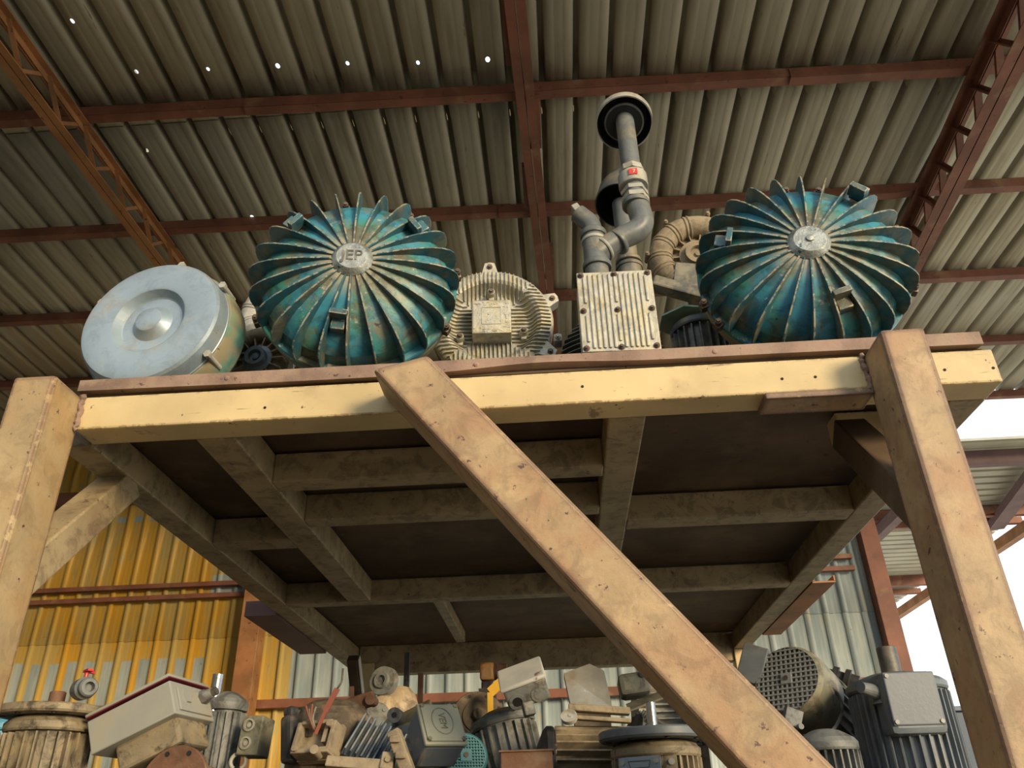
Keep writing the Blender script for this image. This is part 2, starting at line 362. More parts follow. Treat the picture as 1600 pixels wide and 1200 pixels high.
mb = MB(); mb.bar((-1.45, 2.0, 2.20), (-1.45, 2.46, 2.685), .10, .10, (0, 0, 1), .006); mb.build('knee_brace', M_inner, rack)
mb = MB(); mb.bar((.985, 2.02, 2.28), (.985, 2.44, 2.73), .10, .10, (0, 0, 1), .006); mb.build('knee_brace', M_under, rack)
rp_('tie_beam', (.94, 2.40, ZB+.02), (1.18, 2.49, ZT))
a = at(551, 1028, Y=5.25); b = at(563, 1140, Y=5.62)
mb = MB(); mb.bar(a, b, .065, .06, (0, 1, 0), .004); mb.build('knee_brace', M_under, rack)
mb = MB(); mb.bar(a+Vector((.042, 0, 0)), b+Vector((.042, 0, 0)), .006, .05, (0, 1, 0)); mb.build('sunlit_strip', M_sunlit, rack, 'whitish strip painted as the sunlit side')
mb = MB(); mb.span((-1.28, 5.69, 1.0), (-1.25, 5.80, ZB-.072)); mb.build('sunlit_strip', M_sunlit, rack, 'whitish strip painted as the sunlit side')
rng = random.Random(2)
for (wx, wy) in ((-1.388, 2.037), (.919, 2.037)):
    mb = MB(); pts = [(wx+rng.uniform(-.004, .004)+(.004 if wx < 0 else -.004), wy+rng.uniform(-.003, .002), 2.676+.116*i/14) for i in range(15)]
    mb.tube(pts, [rng.uniform(.005, .010) for _ in pts], 8); mb.build('weld_bead', M_deck, rack)
for px, py in ((414, 637), (910, 604), (1222, 592), (1274, 589), (1476, 578), (1552, 575)):
    q = at(px, py, Y=2.04); mb = MB(); mb.cyl((q.x, 2.0385, q.z), (q.x, 2.045, q.z), .0042, seg=12); mb.build('bolt_hole', M_hole, rack)
# deck sheets and the folded lip along the front
mb = MB()
for (xa, xb, ya_, yb_, dz) in ((-1.50, .24, 2.06, 3.95, 0), (.242, 1.27, 2.06, 3.95, 0), (-1.50, 1.27, 3.953, 5.82, .0)):
    mb.span((xa, ya_, 2.800+dz), (xb, yb_, 2.808+dz))
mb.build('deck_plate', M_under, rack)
mb = MB(); n = 60; vs = []; fs = []
for i in range(n+1):
    x = -1.405+(1.262+1.405)*i/n
    up_ = .018*math.exp(-((x+.02)/.22)**2)+.004*math.sin(x*3)
    th = .003
    zt = 2.842; zb = 2.802+up_*.9
    vs += [(x, 2.030, zb), (x, 2.030, zt), (x, 2.034, zt), (x, 2.034, zb+.006), (x, 2.09, 2.814), (x, 2.09, 2.809)]
for i in range(n):
    for j in range(6): k2 = (j+1) % 6; fs.append((i*6+j, i*6+k2, (i+1)*6+k2, (i+1)*6+j))
fs += [tuple(range(6)), tuple(n*6+j for j in range(6))]
mb.add(vs, fs)
for x in (-.95, .5, -.2): mb.lathe([(0, .004), (.006, .003), (.009, 0)], 10, Matrix.Translation((x, 2.030, 2.822)) @ Matrix.Rotation(R(90), 4, 'X'))
mb.build('deck_lip', M_deck, rack)
# side channels hung under the side beams
mb = MB(); mb.span((-1.67, 4.25, ZB-.01), (-1.50, 5.28, ZB+.07)); mb.build('side_channel', M_purple, rack)
mb = MB(); mb.span((1.285, 4.08, ZB-.005), (1.40, 5.28, ZB+.003)); mb.span((1.285, 4.08, ZB), (1.292, 5.28, ZB+.07)); mb.span((1.393, 4.08, ZB), (1.40, 5.28, ZB+.03)); mb.build('side_channel', M_orange, rack)
# diagonal brace with horizontally cut head
y0, y1 = 1.885, 2.038
A = at(581, 576, Y=y0); B = at(668, 553, Y=y0); C_ = at(1166, 1200, Y=y0); D_ = at(1302, 1200, Y=y0)
dirv = ((C_-A).normalized()+(D_-B).normalized()).normalized()
ext = 0.62
C2 = A+dirv*((C_-A).length+ext); D2 = B+dirv*((D_-B).length+ext)
poly = [(A.x, A.z), (B.x, B.z), (D2.x, D2.z), (C2.x, C2.z)]
bm = bmesh.new(); vv = [[bm.verts.new((x, yy, z)) for x, z in poly] for yy in (y0, y1)]
bm.faces.new(vv[0]); bm.faces.new(vv[1][::-1])
for i in range(4): bm.faces.new((vv[0][i], vv[1][i], vv[1][(i+1) % 4], vv[0][(i+1) % 4]))
bmesh.ops.recalc_face_normals(bm, faces=bm.faces[:]); bmesh.ops.bevel(bm, geom=bm.edges[:], offset=.012, segments=3, affect='EDGES', profile=.5)
bm.verts.index_update(); mb = MB(); mb.add([v.co.copy() for v in bm.verts], [[v.index for v in f.verts] for f in bm.faces]); bm.free()
mb.build('diagonal_brace', M_tan, rack, smooth=8)
# lower deck
LZ = 1.62
rp_('lower_beam', (-1.39, 2.06, LZ-.13), (.922, 2.16, LZ-.02)); rp_('lower_beam', (-1.39, 5.6, LZ-.13), (1.18, 5.7, LZ-.02))
rp_('lower_beam', (-1.49, 2.06, LZ-.13), (-1.39, 5.7, LZ-.02)); rp_('lower_beam', (1.18, 2.16, LZ-.13), (1.28, 5.7, LZ-.02))
rp_('lower_beam', (1.04, 1.95, LZ-.13), (1.28, 2.16, LZ-.02))
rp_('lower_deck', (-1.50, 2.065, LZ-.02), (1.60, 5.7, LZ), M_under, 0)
# ------------------------------------------------------------------ materials of the machines
def teal_extra(t, tc, co, c):
    ln = nd(t, 'ShaderNodeVectorMath', operation='LENGTH'); mp = nd(t, 'ShaderNodeMapping'); t.links.new(tc.outputs['Object'], mp.inputs[0])
    mp.inputs['Scale'].default_value = (1, 1, 0); t.links.new(mp.outputs[0], ln.inputs[0])
    c = mixc(t, ramp(t, noise(t, co, 9, 4), .42, .62), c, (.06, .26, .22))
    f = mult(t, ramp(t, ln.outputs['Value'], .16, .06), .85)
    c = mixc(t, f, c, (.42, .33, .19))
    c = mixc(t, ramp(t, noise(t, co, 16, 8, .7), .635, .655), c, (.52, .55, .54))
    return c
M_teal = surf('teal_paint', (.045, .26, .38), .38, .0, .3, 6, dust=((.20, .17, .10), .42, 11), spots=((.05, .04, .03), .30, 24), bump=.3, bs=60, extra=teal_extra, grime=.5)
M_fin = surf('shaded_teal_fin', (.03, .12, .155), .45, .0, .25, 8, dust=((.20, .175, .11), .45, 12), spots=((.06, .04, .03), .25, 30), edge=((.50, .42, .27), .006, 1.0), bump=.3, bs=60, grime=.4)  # base lowered so the colour carries the shade on the ribs' lower faces
M_hub = surf('bare_cast_metal', (.34, .36, .34), .4, .6, .3, 30, spots=((.05, .12, .13), .55, 45), bump=.5, bs=120)
M_drum = surf('blue_grey_pressed_steel', (.29, .37, .44), .38, .25, .10, 3, dust=((.40, .38, .32), .28, 5), spots=((.20, .10, .06), .22, 20), edge=((.30, .17, .08), .005, .2), bump=.18, bs=25, grime=.16)
M_drumside = surf('worn_teal_side', (.08, .30, .26), .5, 0, .3, 8, dust=((.34, .26, .15), .7, 9), spots=(RUST, .35, 20), bump=.3)
M_alu = surf('dusty_cast_aluminium', (.50, .49, .43), .5, .35, .2, 14, dust=((.50, .45, .30), .5, 18), spots=((.16, .13, .09), .2, 35), bump=.5, bs=150, grime=.35)
M_alud = surf('dark_cast_metal', (.13, .13, .12), .6, .2, .2, 14, dust=((.30, .27, .2), .5, 18), bump=.3, bs=120)
M_bolt = surf('rusty_bolt', (.14, .10, .08), .5, .5, .3, 40)
M_pipe = surf('grey_plastic_pipe', (.135, .15, .155), .42, 0, .12, 6, dust=((.27, .235, .16), .38, 9), spots=((.5, .48, .42), .10, 20), bump=.1, grime=.3)
M_collar = surf('pale_grey_collar', (.38, .38, .34), .5, 0, .12, 10, dust=((.44, .38, .26), .4, 12), grime=.3)
M_cap = surf('black_cap_inside', (.018, .019, .022), .5)
M_dusty = surf('dust_covered_metal', (.27, .22, .15), .75, 0, .2, 8, dust=((.36, .29, .19), .6, 10), bump=.35, bs=80, grime=.4)
M_white = surf('whitish_oxidised_metal', (.50, .50, .47), .6, .2, .25, 14, dust=((.5, .42, .28), .4, 12), spots=((.1, .1, .1), .2, 30), bump=.5, bs=90, grime=.4)
M_dark = surf('dark_blue_grey_motor_paint', (.045, .06, .075), .5, .1, .25, 8, dust=((.20, .17, .12), .5, 12), bump=.25, bs=80)
M_redtag = surf('red_tag', (.62, .05, .04), .5, bump=0)
M_whitepaint = surf('white_paint', (.75, .75, .7), .5, bump=0)
DZ = 2.808
UPV = (0, 0, 1)
def text_mesh(s, size, depth, mat, name, parent, M):
    cu = bpy.data.curves.new(name, 'FONT'); cu.body = s; cu.size = size; cu.extrude = depth; cu.align_x = 'CENTER'; cu.align_y = 'CENTER'
    tmp = bpy.data.objects.new(name, cu); COL.objects.link(tmp)
    dg = bpy.context.evaluated_depsgraph_get(); me = bpy.data.meshes.new_from_object(tmp.evaluated_get(dg))
    bpy.data.objects.remove(tmp, do_unlink=True)
    me.materials.clear(); me.materials.append(mat)
    o = bpy.data.objects.new(name, me); COL.objects.link(o); o.parent = parent; o.matrix_local = M; return o
def stud(mb, x, y, z0, z1, r=.007):
    mb.cyl((x, y, z0), (x, y, z1), r*1.5, seg=12); mb.cyl((x, y, z1), (x, y, z1+.006), r, seg=6)
# ------------------------------------------------------------------ ribbed blowers
def ribbed_blower(label, loc, n, Rr, nf, ph, lugs, bolts, hubtext, foot):
    t = thing('ribbed_blower', label, 'blower', frame(loc, n, (0, 0, -1)))
    prof = [(.0, .062), (.17*Rr, .064), (.30*Rr, .058), (.50*Rr, .042), (.68*Rr, .018), (.80*Rr, -.010), (.87*Rr, -.042), (.90*Rr, -.078), (.90*Rr, -.085),
            (.955*Rr, -.087), (.965*Rr, -.092), (.965*Rr, -.108), (.955*Rr, -.112), (.90*Rr, -.115)]
    mb = MB(); mb.lathe(prof, 96); mb.build('ribbed_cover', M_teal, t)
    mb = MB(); mb.lathe([(.93*Rr, -.112), (.95*Rr, -.13), (.93*Rr, -.17), (.86*Rr, -.205), (.7*Rr, -.22), (.45*Rr, -.225)], 72)
    mb.cyl((0, 0, -.22), (0, 0, -.27), .3*Rr, seg=32); mb.build('casing', M_drumside, t)
    for k in range(nf):
        a = 2*math.pi*(k+ph)/nf
        top = [(.17*Rr, .068), (.28*Rr, .070), (.45*Rr, .068), (.62*Rr, .060), (.76*Rr, .048), (.86*Rr, .034), (.925*Rr, .018), (.965*Rr, .000), (.985*Rr, -.026), (.985*Rr, -.06), (.965*Rr, -.10)]
        bot = [(.17*Rr, .058), (.28*Rr, .056), (.45*Rr, .043), (.62*Rr, .022), (.74*Rr, .0), (.82*Rr, -.02), (.86*Rr, -.042), (.885*Rr, -.062), (.89*Rr, -.078), (.90*Rr, -.09), (.90*Rr, -.10)]
        w = .0032; vs = []; m = len(top)
        for s_, lst, ww in ((1, top, w*.75), (-1, top, w*.75), (1, bot, w*1.5), (-1, bot, w*1.5)):
            for (r_, z_) in lst: vs.append((r_, s_*ww, z_))
        fs = []
        for i in range(m-1):
            fs += [(i, i+1, m+i+1, m+i), (i, 2*m+i, 2*m+i+1, i+1), (m+i, m+i+1, 3*m+i+1, 3*m+i)]
        fs += [(0, m, 3*m, 2*m), (m-1, 3*m-1, 4*m-1, 2*m-1)]
        mb = MB(); mb.M = Matrix.Rotation(a, 4, 'Z'); mb.add(vs, fs); mb.build('rib', M_fin, t, smooth=45)
    mb = MB(); mb.lathe([(0, .084), (.14*Rr, .084), (.155*Rr, .080), (.19*Rr, .066), (.19*Rr, .05)], 48); mb.build('hub', M_hub, t, 'bare worn metal hub')
    if hubtext:
        text_mesh(hubtext, .055, .003, M_alud, 'raised_letters', t, Matrix.Translation((-.0, 0, .084)))
    else:
        mb = MB(); mb.lathe([(0, .092), (.012, .090), (.014, .083)], 16); mb.build('centre_boss', M_hub, t)
    for ang, rr in lugs:
        M = Matrix.Rotation(R(ang), 4, 'Z')
        mb = MB(); mb.M = M; mb.box((rr*Rr, 0, .052), (.020, .058, .050), bev=.003); mb.box((rr*Rr+.02, 0, .026), (.05, .046, .03), bev=.004); mb.build('square_lug', M_fin, t)
    for ang in bolts:
        a = R(ang); mb = MB(); mb.box((0, 0, 0), (.03, .03, .03), Matrix.Rotation(a, 4, 'Z') @ Matrix.Translation((.975*Rr, 0, -.098)), .004)
        stud(mb, .985*Rr*math.cos(a), .985*Rr*math.sin(a), -.09, -.065); mb.build('flange_bolt', M_bolt, t)
    # foot down to the deck
    h = loc[2]-DZ
    mb = MB(); mb.box((foot, -(h+.86*Rr)/2, -.13), (.13, h-.86*Rr+.002, .10), bev=.006)
    mb.box((0, -(h-.02), -.20), (.5*Rr*2, .036, .16), bev=.004)
    mb.box((0, -(h-.02)/2-.1, -.235), (.22, h-.22, .05), bev=.004); mb.build('foot', M_alu, t)
    return t
sA = 2.12/2.3
ribbed_blower('large teal ribbed blower at left, lettered hub, next to the grey drum', (-.672*sA+.002, 2.12, 1.6+1.809*sA), (.139, -.99, -.011), .369*sA*1.05, 24, .0,
              [(-97.5, .60), (37.5, .70), (142.5, .70)], [-155, 100, 60, 10, -28, 128, 80], 'JEP', -.01)
sC = 2.13/2.3
ribbed_blower('large teal ribbed blower at right, plain hub, behind the right post', (.917*sC+.022, 2.13, 1.6+1.761*sC), (-.10, -.99, .015), .365*sC*1.05, 24, .5,
              [(-75, .60), (45, .78), (165, .70)], [-150, -165, 118, 70, 88, 20, -20], '', .0)
# ------------------------------------------------------------------ grey drum
def drum():
    s = 2.15/2.3; Rr = .264*s; loc = (-1.401*s, 2.15, 1.6+1.647*s)
    t = thing('drum_blower', 'round blower with a blue-grey pressed steel cover, leftmost on the shelf', 'blower', frame(loc, (-.094, -.995, .044), (0, 0, -1)))
    mb = MB(); mb.lathe([(0, .004), (.165*Rr, .003), (.185*Rr, .001), (.265*Rr, -.024), (.285*Rr, -.027), (.425*Rr, -.027), (.445*Rr, -.024), (.515*Rr, .0), (.54*Rr, .002),
                         (.9*Rr, .0), (.955*Rr, -.003), (.985*Rr, -.012), (1.0*Rr, -.028), (1.01*Rr, -.06), (1.02*Rr, -.062), (1.02*Rr, -.066), (.98*Rr, -.07)], 96)
    mb.build('cover', M_drum, t)
    mb = MB(); mb.lathe([(.98*Rr, -.066), (1.04*Rr, -.068), (1.06*Rr, -.08), (1.075*Rr, -.12), (1.06*Rr, -.17), (.98*Rr, -.2), (.6*Rr, -.21), (0, -.21)], 72); mb.build('casing', M_drumside, t)
    for ang in (33, -33, -72, 80, 150):
        a = R(ang); mb = MB(); mb.cyl((1.06*Rr*math.cos(a), 1.06*Rr*math.sin(a), -.12), (1.06*Rr*math.cos(a), 1.06*Rr*math.sin(a), -.04), .009, seg=12)
        mb.cyl((1.06*Rr*math.cos(a), 1.06*Rr*math.sin(a), -.045), (1.06*Rr*math.cos(a), 1.06*Rr*math.sin(a), -.032), .014, seg=6); mb.build('cover_bolt', M_collar, t)
    h = loc[2]-DZ
    mb = MB(); mb.box((0, -(h-.036), -.13), (.3, .06, .13), bev=.005); mb.build('foot', M_dusty, t)
drum()
# ------------------------------------------------------------------ finned plate builder
def finned_disc(mb, Rr, hs, pitch, th, hh, sector=True, sq=.07, rmax=.97, x_only=False):
    def strip(pts):
        if len(pts) < 2: return
        vs = []; n = len(pts)
        (xa, ya), (xb, yb) = pts[0], pts[-1]; d = Vector((xb-xa, yb-ya)).normalized(); nx, ny = -d.y*th/2, d.x*th/2
        for x, y in pts:
            r_ = math.hypot(x, y); z = hs(r_)
            vs += [(x+nx, y+ny, z-.003), (x+nx*.7, y+ny*.7, z+hh), (x-nx*.7, y-ny*.7, z+hh), (x-nx, y-ny, z-.003)]
        fs = []
        for i in range(n-1):
            for j in range(3): fs.append((i*4+j, i*4+j+1, i*4+4+j+1, i*4+4+j))
        fs += [(0, 1, 2, 3), (4*n-1, 4*n-2, 4*n-3, 4*n-4)]; mb.add(vs, fs)
    N = int(Rr/pitch)
    for k in range(-N, N+1):
        c = k*pitch+pitch*.5
        for vert in ((True, False) if sector else (False,)):
            run = []
            S = 90
            for i in range(S+1):
                q = -Rr+2*Rr*i/S; x, y = (c, q) if vert else (q, c)
                ok = math.hypot(x, y) < rmax*Rr and not (abs(x) < sq and abs(y) < sq)
                if sector: ok = ok and ((abs(y) > abs(x)*1.0) if vert else (abs(x) >= abs(y)*1.0))
                if ok: run.append((x, y))
                else: strip(run); run = []
            strip(run)
def cast_cover():
    Y = 2.42; s = Y/2.5; Rr = .233*s; loc = (-.187*s, Y, 1.6+1.693*s)
    t = thing('cast_blower', 'silver cast blower with a square boss on its round cover, middle of the shelf', 'blower', frame(loc, (.063, -.998, -.029), (0, 0, -1)))
    prof = [(0, -.040), (.60*Rr, -.040), (.66*Rr, -.030), (.74*Rr, .0), (.80*Rr, .006), (.93*Rr, .0), (.97*Rr, -.004), (1.0*Rr, -.012), (1.0*Rr, -.05), (.93*Rr, -.055)]
    def hs(r_):
        q = r_/Rr
        for (a, za), (b, zb) in zip(prof[:-2], prof[1:-1]):
            a /= Rr; b /= Rr
            if a <= q <= b and b > a: return za+(zb-za)*(q-a)/(b-a)
        return -.02
    mb = MB(); mb.lathe(prof, 96); finned_disc(mb, Rr, hs, .0155, .004, .010); mb.build('ribbed_cover', M_alu, t, smooth=30)
    mb = MB(); mb.box((0, -.004, -.005), (.142, .142, .085), bev=.006)
    # cast-in square outline and the worn casting marks
    for (cx, cy, dx, dy) in ((0, .034, .07, .003), (0, -.036, .07, .003), (-.034, 0, .003, .07), (.034, 0, .003, .07)):
        mb.box((cx, cy, .038), (dx, dy, .003))
    rng = random.Random(4)
    for k in range(46):
        side = rng.choice((0, 1, 2, 3, 4)); q = rng.uniform(-.062, .062); e = rng.uniform(.044, .062)
        p = [(q, e), (q, -e), (e, q), (-e, q), (rng.uniform(-.026, .026), rng.uniform(-.026, .026))][side]
        mb.box((p[0], p[1]-.004, .0378), (rng.uniform(.003, .009), rng.uniform(.002, .008), .0025))
    mb.build('square_boss', M_alu, t)
    for ang, rr in ((91, 1.0), (22, 1.02), (-33, 1.04), (150, 1.0)):
        a = R(ang); M = Matrix.Rotation(a, 4, 'Z')
        mb = MB(); mb.prism([(-.035, -.035), (.03, -.018), (.034, 0), (.03, .018), (-.035, .035)], -.045, .002, M @ Matrix.Translation((rr*Rr, 0, 0)))
        e = mb.build('bolt_ear', M_alu, t); m2 = MB(); x, y = (rr*Rr+.012)*math.cos(a), (rr*Rr+.012)*math.sin(a); stud(m2, x, y, .002, .007); m2.build('bolt', M_bolt, e)
    for x, y in ((0, .125), (-.115, -.065), (.115, -.045)):
        mb = MB(); mb.lathe([(.018, -.04), (.013, .006), (0, .006)], 20, Matrix.Translation((x, y, 0))); mb.box((x, y, -.03), (.02, .05, .03), bev=.003)
        e = mb.build('bolt_post', M_alu, t); m2 = MB(); stud(m2, x, y, .006, .010); m2.build('bolt', M_bolt, e)
    mb = MB(); mb.lathe([(.97*Rr, -.05), (1.0*Rr, -.07), (.98*Rr, -.11), (.85*Rr, -.15), (.3*Rr, -.17), (0, -.17)], 60); mb.build('casing', M_alud, t)
    h = loc[2]-DZ
    mb = MB(); mb.box((0, -(h-.02), -.11), (.34, .04, .12), bev=.004); mb.box((-.1, -h+.14, -.12), (.04, .26, .05), bev=.004); mb.box((.1, -h+.14, -.12), (.04, .26, .05), bev=.004); mb.build('foot', M_alud, t)
cast_cover()
def box_blower():
    a = at(905, 428, Y=2.18); b = at(1023, 428, Y=2.18); c = at(1025, 545, Y=2.18)
    w = b.x-a.x; zt = a.z; zb = c.z; h = zt-zb; cx = (a.x+c.x)/2+.004; cz = (zt+zb)/2
    t = thing('box_blower', 'blower with a grooved silver square box in front, under the vent pipes', 'blower', frame((cx, 2.18, cz), (0.02, -1, -.01), (0, 0, -1)))
    mb = MB(); mb.box((0, 0, -.066), (w-.01, h-.01, .12), bev=.006); mb.build('box', M_alu, t)
    mb = MB(); mb.box((0, 0, -.003), (w, h, .010), bev=.003)
    n = 13; g = (w-.03)/n
    for i in range(n):
        x = -w/2+.015+g*(i+.5)
        if i in (0, n//2, n-1):
            mb.box((x, .26*h, .004), (g*.55, .33*h, .008), bev=.003); mb.box((x, -.22*h, .004), (g*.55, .33*h, .008), bev=.003)
        else: mb.box((x, 0, .004), (g*.58, h-.022, .008), bev=.003)
    pl = mb.build('grooved_plate', M_alu, t)
    for i in (-1, 0, 1):
        for j in (-1, 0, 1):
            mb = MB(); x = i*(w/2-.014); y = j*(h/2-.013); mb.cyl((x, y, -.002), (x, y, .005), .0105, seg=16); stud(mb, x, y, .004, .009, .0052); mb.build('screw', M_bolt, pl)
    mb = MB(); Rr = .188
    hs = lambda r_: -.20-.09*(r_/Rr)**2.2
    mb.lathe([(r_*Rr, hs(r_*Rr)) for r_ in (0, .2, .4, .6, .75, .88, .96)]+[(1.0*Rr, -.30), (1.0*Rr, -.36), (.5*Rr, -.40), (0, -.4)], 72, Matrix.Translation((0.0, -.035, 0)))
    mb.M = Matrix.Translation((0, -.035, 0)); finned_disc(mb, Rr, hs, .022, .005, .045, sector=False, sq=0, rmax=.99)
    mb.M = Matrix.Identity(4); mb.box((0, -.01, -.16), (w*.7, h*.7, .12)); mb.build('finned_body', M_alud, t)
    for x, y in ((-.19, .06), (-.19, -.07), (.19, -.05)):
        mb = MB(); mb.box((x, y, -.27), (.03, .03, .05), bev=.004); stud(mb, x, y, -.245, -.235); mb.build('bolt', M_alu, t)
    hh = cz-DZ
    mb = MB(); mb.box((0, -(hh-.015), -.25), (.30, .03, .18), bev=.004); mb.box((0, -hh+.06, -.30), (.22, .10, .06), bev=.004); mb.build('foot', M_alud, t)
    return t
box_blower()
# ------------------------------------------------------------------ pipes with vent caps, standing behind the box
def P(px, py, Y=2.50): return at(px, py, Y=Y)
def bend(pts, n=10, rad=.5):
    """rounded polyline through pts"""
    pts = [Vector(p) for p in pts]; out = [pts[0]]
    for i in range(1, len(pts)-1):
        a, b, c = pts[i-1], pts[i], pts[i+1]; l = min((b-a).length, (c-b).length)*rad
        p = b+(a-b).normalized()*l; q = b+(c-b).normalized()*l
        for k in range(n+1):
            s = k/n; out.append(p*(1-s)**2+b*2*s*(1-s)+q*s*s)
    out.append(pts[-1]); return out
def collar(name, p, d, r, L, mat, par, seg=32):
    d = Vector(d).normalized(); mb = MB(); M = Matrix.Translation(p) @ d.to_track_quat('Z', 'Y').to_matrix().to_4x4()
    mb.lathe([(r*.86, -L/2), (r*.97, -L/2), (r, -L/2+.004), (r, L/2-.004), (r*.97, L/2), (r*.86, L/2)], seg, M); return mb.build(name, mat, par)
def vent_cap(p, axis, Rr, H, par, plate=True):
    M = Matrix.Translation(p) @ Vector(axis).normalized().to_track_quat('Z', 'Y').to_matrix().to_4x4()
    mb = MB(); mb.lathe([(.955*Rr, .002), (.94*Rr, H*.6), (.8*Rr, H*.9), (0, H*.93)], 56, M, caps=False); mb.build('cap_inside', M_cap, par)
    mb = MB(); mb.lathe([(.955*Rr, .0), (Rr, 0), (1.0*Rr, H*.6), (.88*Rr, H*.95), (.6*Rr, H*1.1), (0, H*1.15)], 56, M, caps=False); mb.build('cap_shell', M_collar if plate else M_pipe, par)
    if plate:
        mb = MB(); mb.lathe([(.02, .012), (.64*Rr, .010), (.68*Rr, .016), (.68*Rr, .024), (.6*Rr, .028), (0, .028)], 48, M); mb.build('baffle_plate', M_cap, par)
        mb = MB(); mb.lathe([(.64*Rr, .008), (.70*Rr, .010), (.70*Rr, .022), (.66*Rr, .022)], 48, M, caps=False); mb.build('baffle_rim', M_pipe, par)
t = thing('vent_pipe', 'tall grey vent pipe with tee, elbow, red tag collar and mushroom cap on top', 'pipe')
base = P(937, 432); base.z = DZ+.36
q0 = P(937, 470); q0.z = 3.262
st = [q0, P(930, 395), P(927, 366)]
mb = MB(); mb.tube([st[0], st[1], st[2]], [.046]*3, 28); mb.build('tee', M_pipe, t)
axis = (st[2]-st[0]).normalized()
collar('socket_ring', P(933, 417), axis, .056, .022, M_pipe, t); collar('socket_ring', P(927, 368), axis, .053, .024, M_pipe, t); collar('socket_ring', P(928, 378), axis, .050, .014, M_collar, t)
mb = MB(); mb.tube(bend([P(927, 366), P(924, 350), P(903, 334)]), .038, 24); mb.build('small_elbow', M_pipe, t)
mb = MB(); q = P(902, 333); mb.bar(q+Vector((-.012, 0, .03)), q+Vector((.02, 0, -.03)), .05, .03, (1, 0, 0), .004); mb.build('end_clamp', M_collar, t)
br = bend([P(931, 398), P(962, 376), P(1008, 356), P(993, 312)], rad=.45)
mb = MB(); mb.tube(br, .0465, 32); mb.build('elbow', M_pipe, t)
d1 = (P(962, 376)-P(931, 398)).normalized(); collar('socket_ring', P(944, 389), d1, .052, .012, M_collar, t); collar('socket_ring', P(966, 378), d1, .054, .016, M_pipe, t)
va = Vector((0, 0, 1))
vx = P(991, 300)
def vp(py): 
    q = P(991, py); return Vector((vx.x, 2.50, q.z))
mb = MB(); mb.tube([vp(322), vp(262)], .045, 28); mb.build('riser', M_pipe, t)
collar('socket_ring', vp(320), va, .056, .02, M_pipe, t); collar('hex_nut', vp(312), va, .057, .022, M_collar, t, 6); collar('hex_nut', vp(301), va, .055, .020, M_collar, t, 6)
collar('union_collar', vp(285), va, .060, .062, M_collar, t); collar('hex_nut', vp(268), va, .052, .026, M_collar, t, 8)
mb = MB(); mb.tube([vp(268), vp(183)], .040, 28); mb.build('upper_pipe', M_pipe, t)
q = vp(284); e = (CAMP-q); e.z = 0; e.normalize(); e = (e+Vector((.10, 0, 0))).normalized(); TM = frame(q+e*.0615, e, (0, 0, -1))
mb = MB(); mb.box((0, 0, 0), (.034, .030, .002), TM); tg = mb.build('red_tag', M_redtag, t, 'small red tag with a white 7')
text_mesh('7', .024, .0006, M_whitepaint, 'numeral', tg, TM @ Matrix.Translation((.004, 0, .0012)))
cp = vp(187); vent_cap(cp+Vector((-.004, -.0, -.02)), (.10, .36, .93), .122, .075, t)
t = thing('vent_pipe', 'shorter grey vent pipe behind the elbow, its open cup-shaped cap facing down', 'pipe')
P2 = lambda px, py: at(px, py, Y=2.76)
b0 = P2(984, 425); xx = P2(975, 360).x
mb = MB(); mb.tube([(b0.x, 2.76, DZ+.30), (b0.x, 2.76, b0.z+.03)], .052, 28); mb.build('lower_pipe', M_pipe, t)
mb = MB(); mb.tube([(b0.x, 2.76, b0.z+.02), (b0.x, 2.76, P2(965, 318).z)], .042, 28); mb.build('riser', M_pipe, t)
collar('socket_ring', (b0.x, 2.76, b0.z+.05), va, .056, .016, M_pipe, t); collar('socket_ring', (b0.x, 2.76, b0.z+.02), va, .058, .016, M_pipe, t)
q = P2(969, 322); vent_cap(q, (.26, .26, .93), .115, .17, t, plate=False)
mb = MB(); mb.box((b0.x, 2.78, DZ+.15), (.11, .24, .30), bev=.01); mb.build('base_block', M_alud, t)
# ------------------------------------------------------------------ ring blowers
def ring_blower(label, loc, n, Ro, rt_, m, a0, a1, rings, hub=True, spokes=14, hm=None):
    t = thing('ring_blower', label, 'blower', frame(loc, n, (0, 0, -1)))
    Rc = Ro-rt_
    pts = [(Rc*math.cos(R(a)), Rc*math.sin(R(a)), 0) for a in [a0+(a1-a0)*i/40 for i in range(41)]]
    mb = MB(); mb.tube(pts, rt_, 24, up=(0, 0, 1)); mb.build('volute', m, t)
    for a in rings:
        for da in (-3, 3):
            p = Vector((Rc*math.cos(R(a+da)), Rc*math.sin(R(a+da)), 0)); d = Vector((-math.sin(R(a)), math.cos(R(a)), 0))
            collar('band', p, d, rt_*1.09, .008, m, t, 24)
    mb = MB(); mb.lathe([(0, .01), (.3*Rc, .012), (.6*Rc, -.005), (Rc*.98, -.02), (Rc*.98, -.06), (0, -.08)], 60)
    for k in range(spokes):
        a = 2*math.pi*k/spokes; mb.box((.62*Rc, 0, .004), (.5*Rc, .005, .022), Matrix.Rotation(a, 4, 'Z'))
    mb.build('face_plate', m, t)
    if hub:
        mb = MB(); mb.lathe([(0, .032), (.012, .032), (.014, .022), (.20*Rc, .024), (.22*Rc, .040), (.34*Rc, .042), (.36*Rc, .02), (.5*Rc, .014), (.5*Rc, 0)], 40); mb.build('hub', hm or m, t)
    for k in range(7):
        a = R(20+k*51.4); mb = MB(); x, y = (Ro+.006)*math.cos(a), (Ro+.006)*math.sin(a); mb.cyl((x, y, -.03), (x, y, .03), .010, seg=12); stud(mb, x, y, .03, .034, .006); mb.build('casing_bolt', m, t)
    h = loc[2]-DZ; mb = MB(); mb.box((0, -(h-.02), -.05), (1.5*Ro, .04, .16), bev=.005); mb.box((0, -h/2-.05, -.09), (.5*Ro, h-.1, .05), bev=.005); mb.build('foot', m, t)
    return t
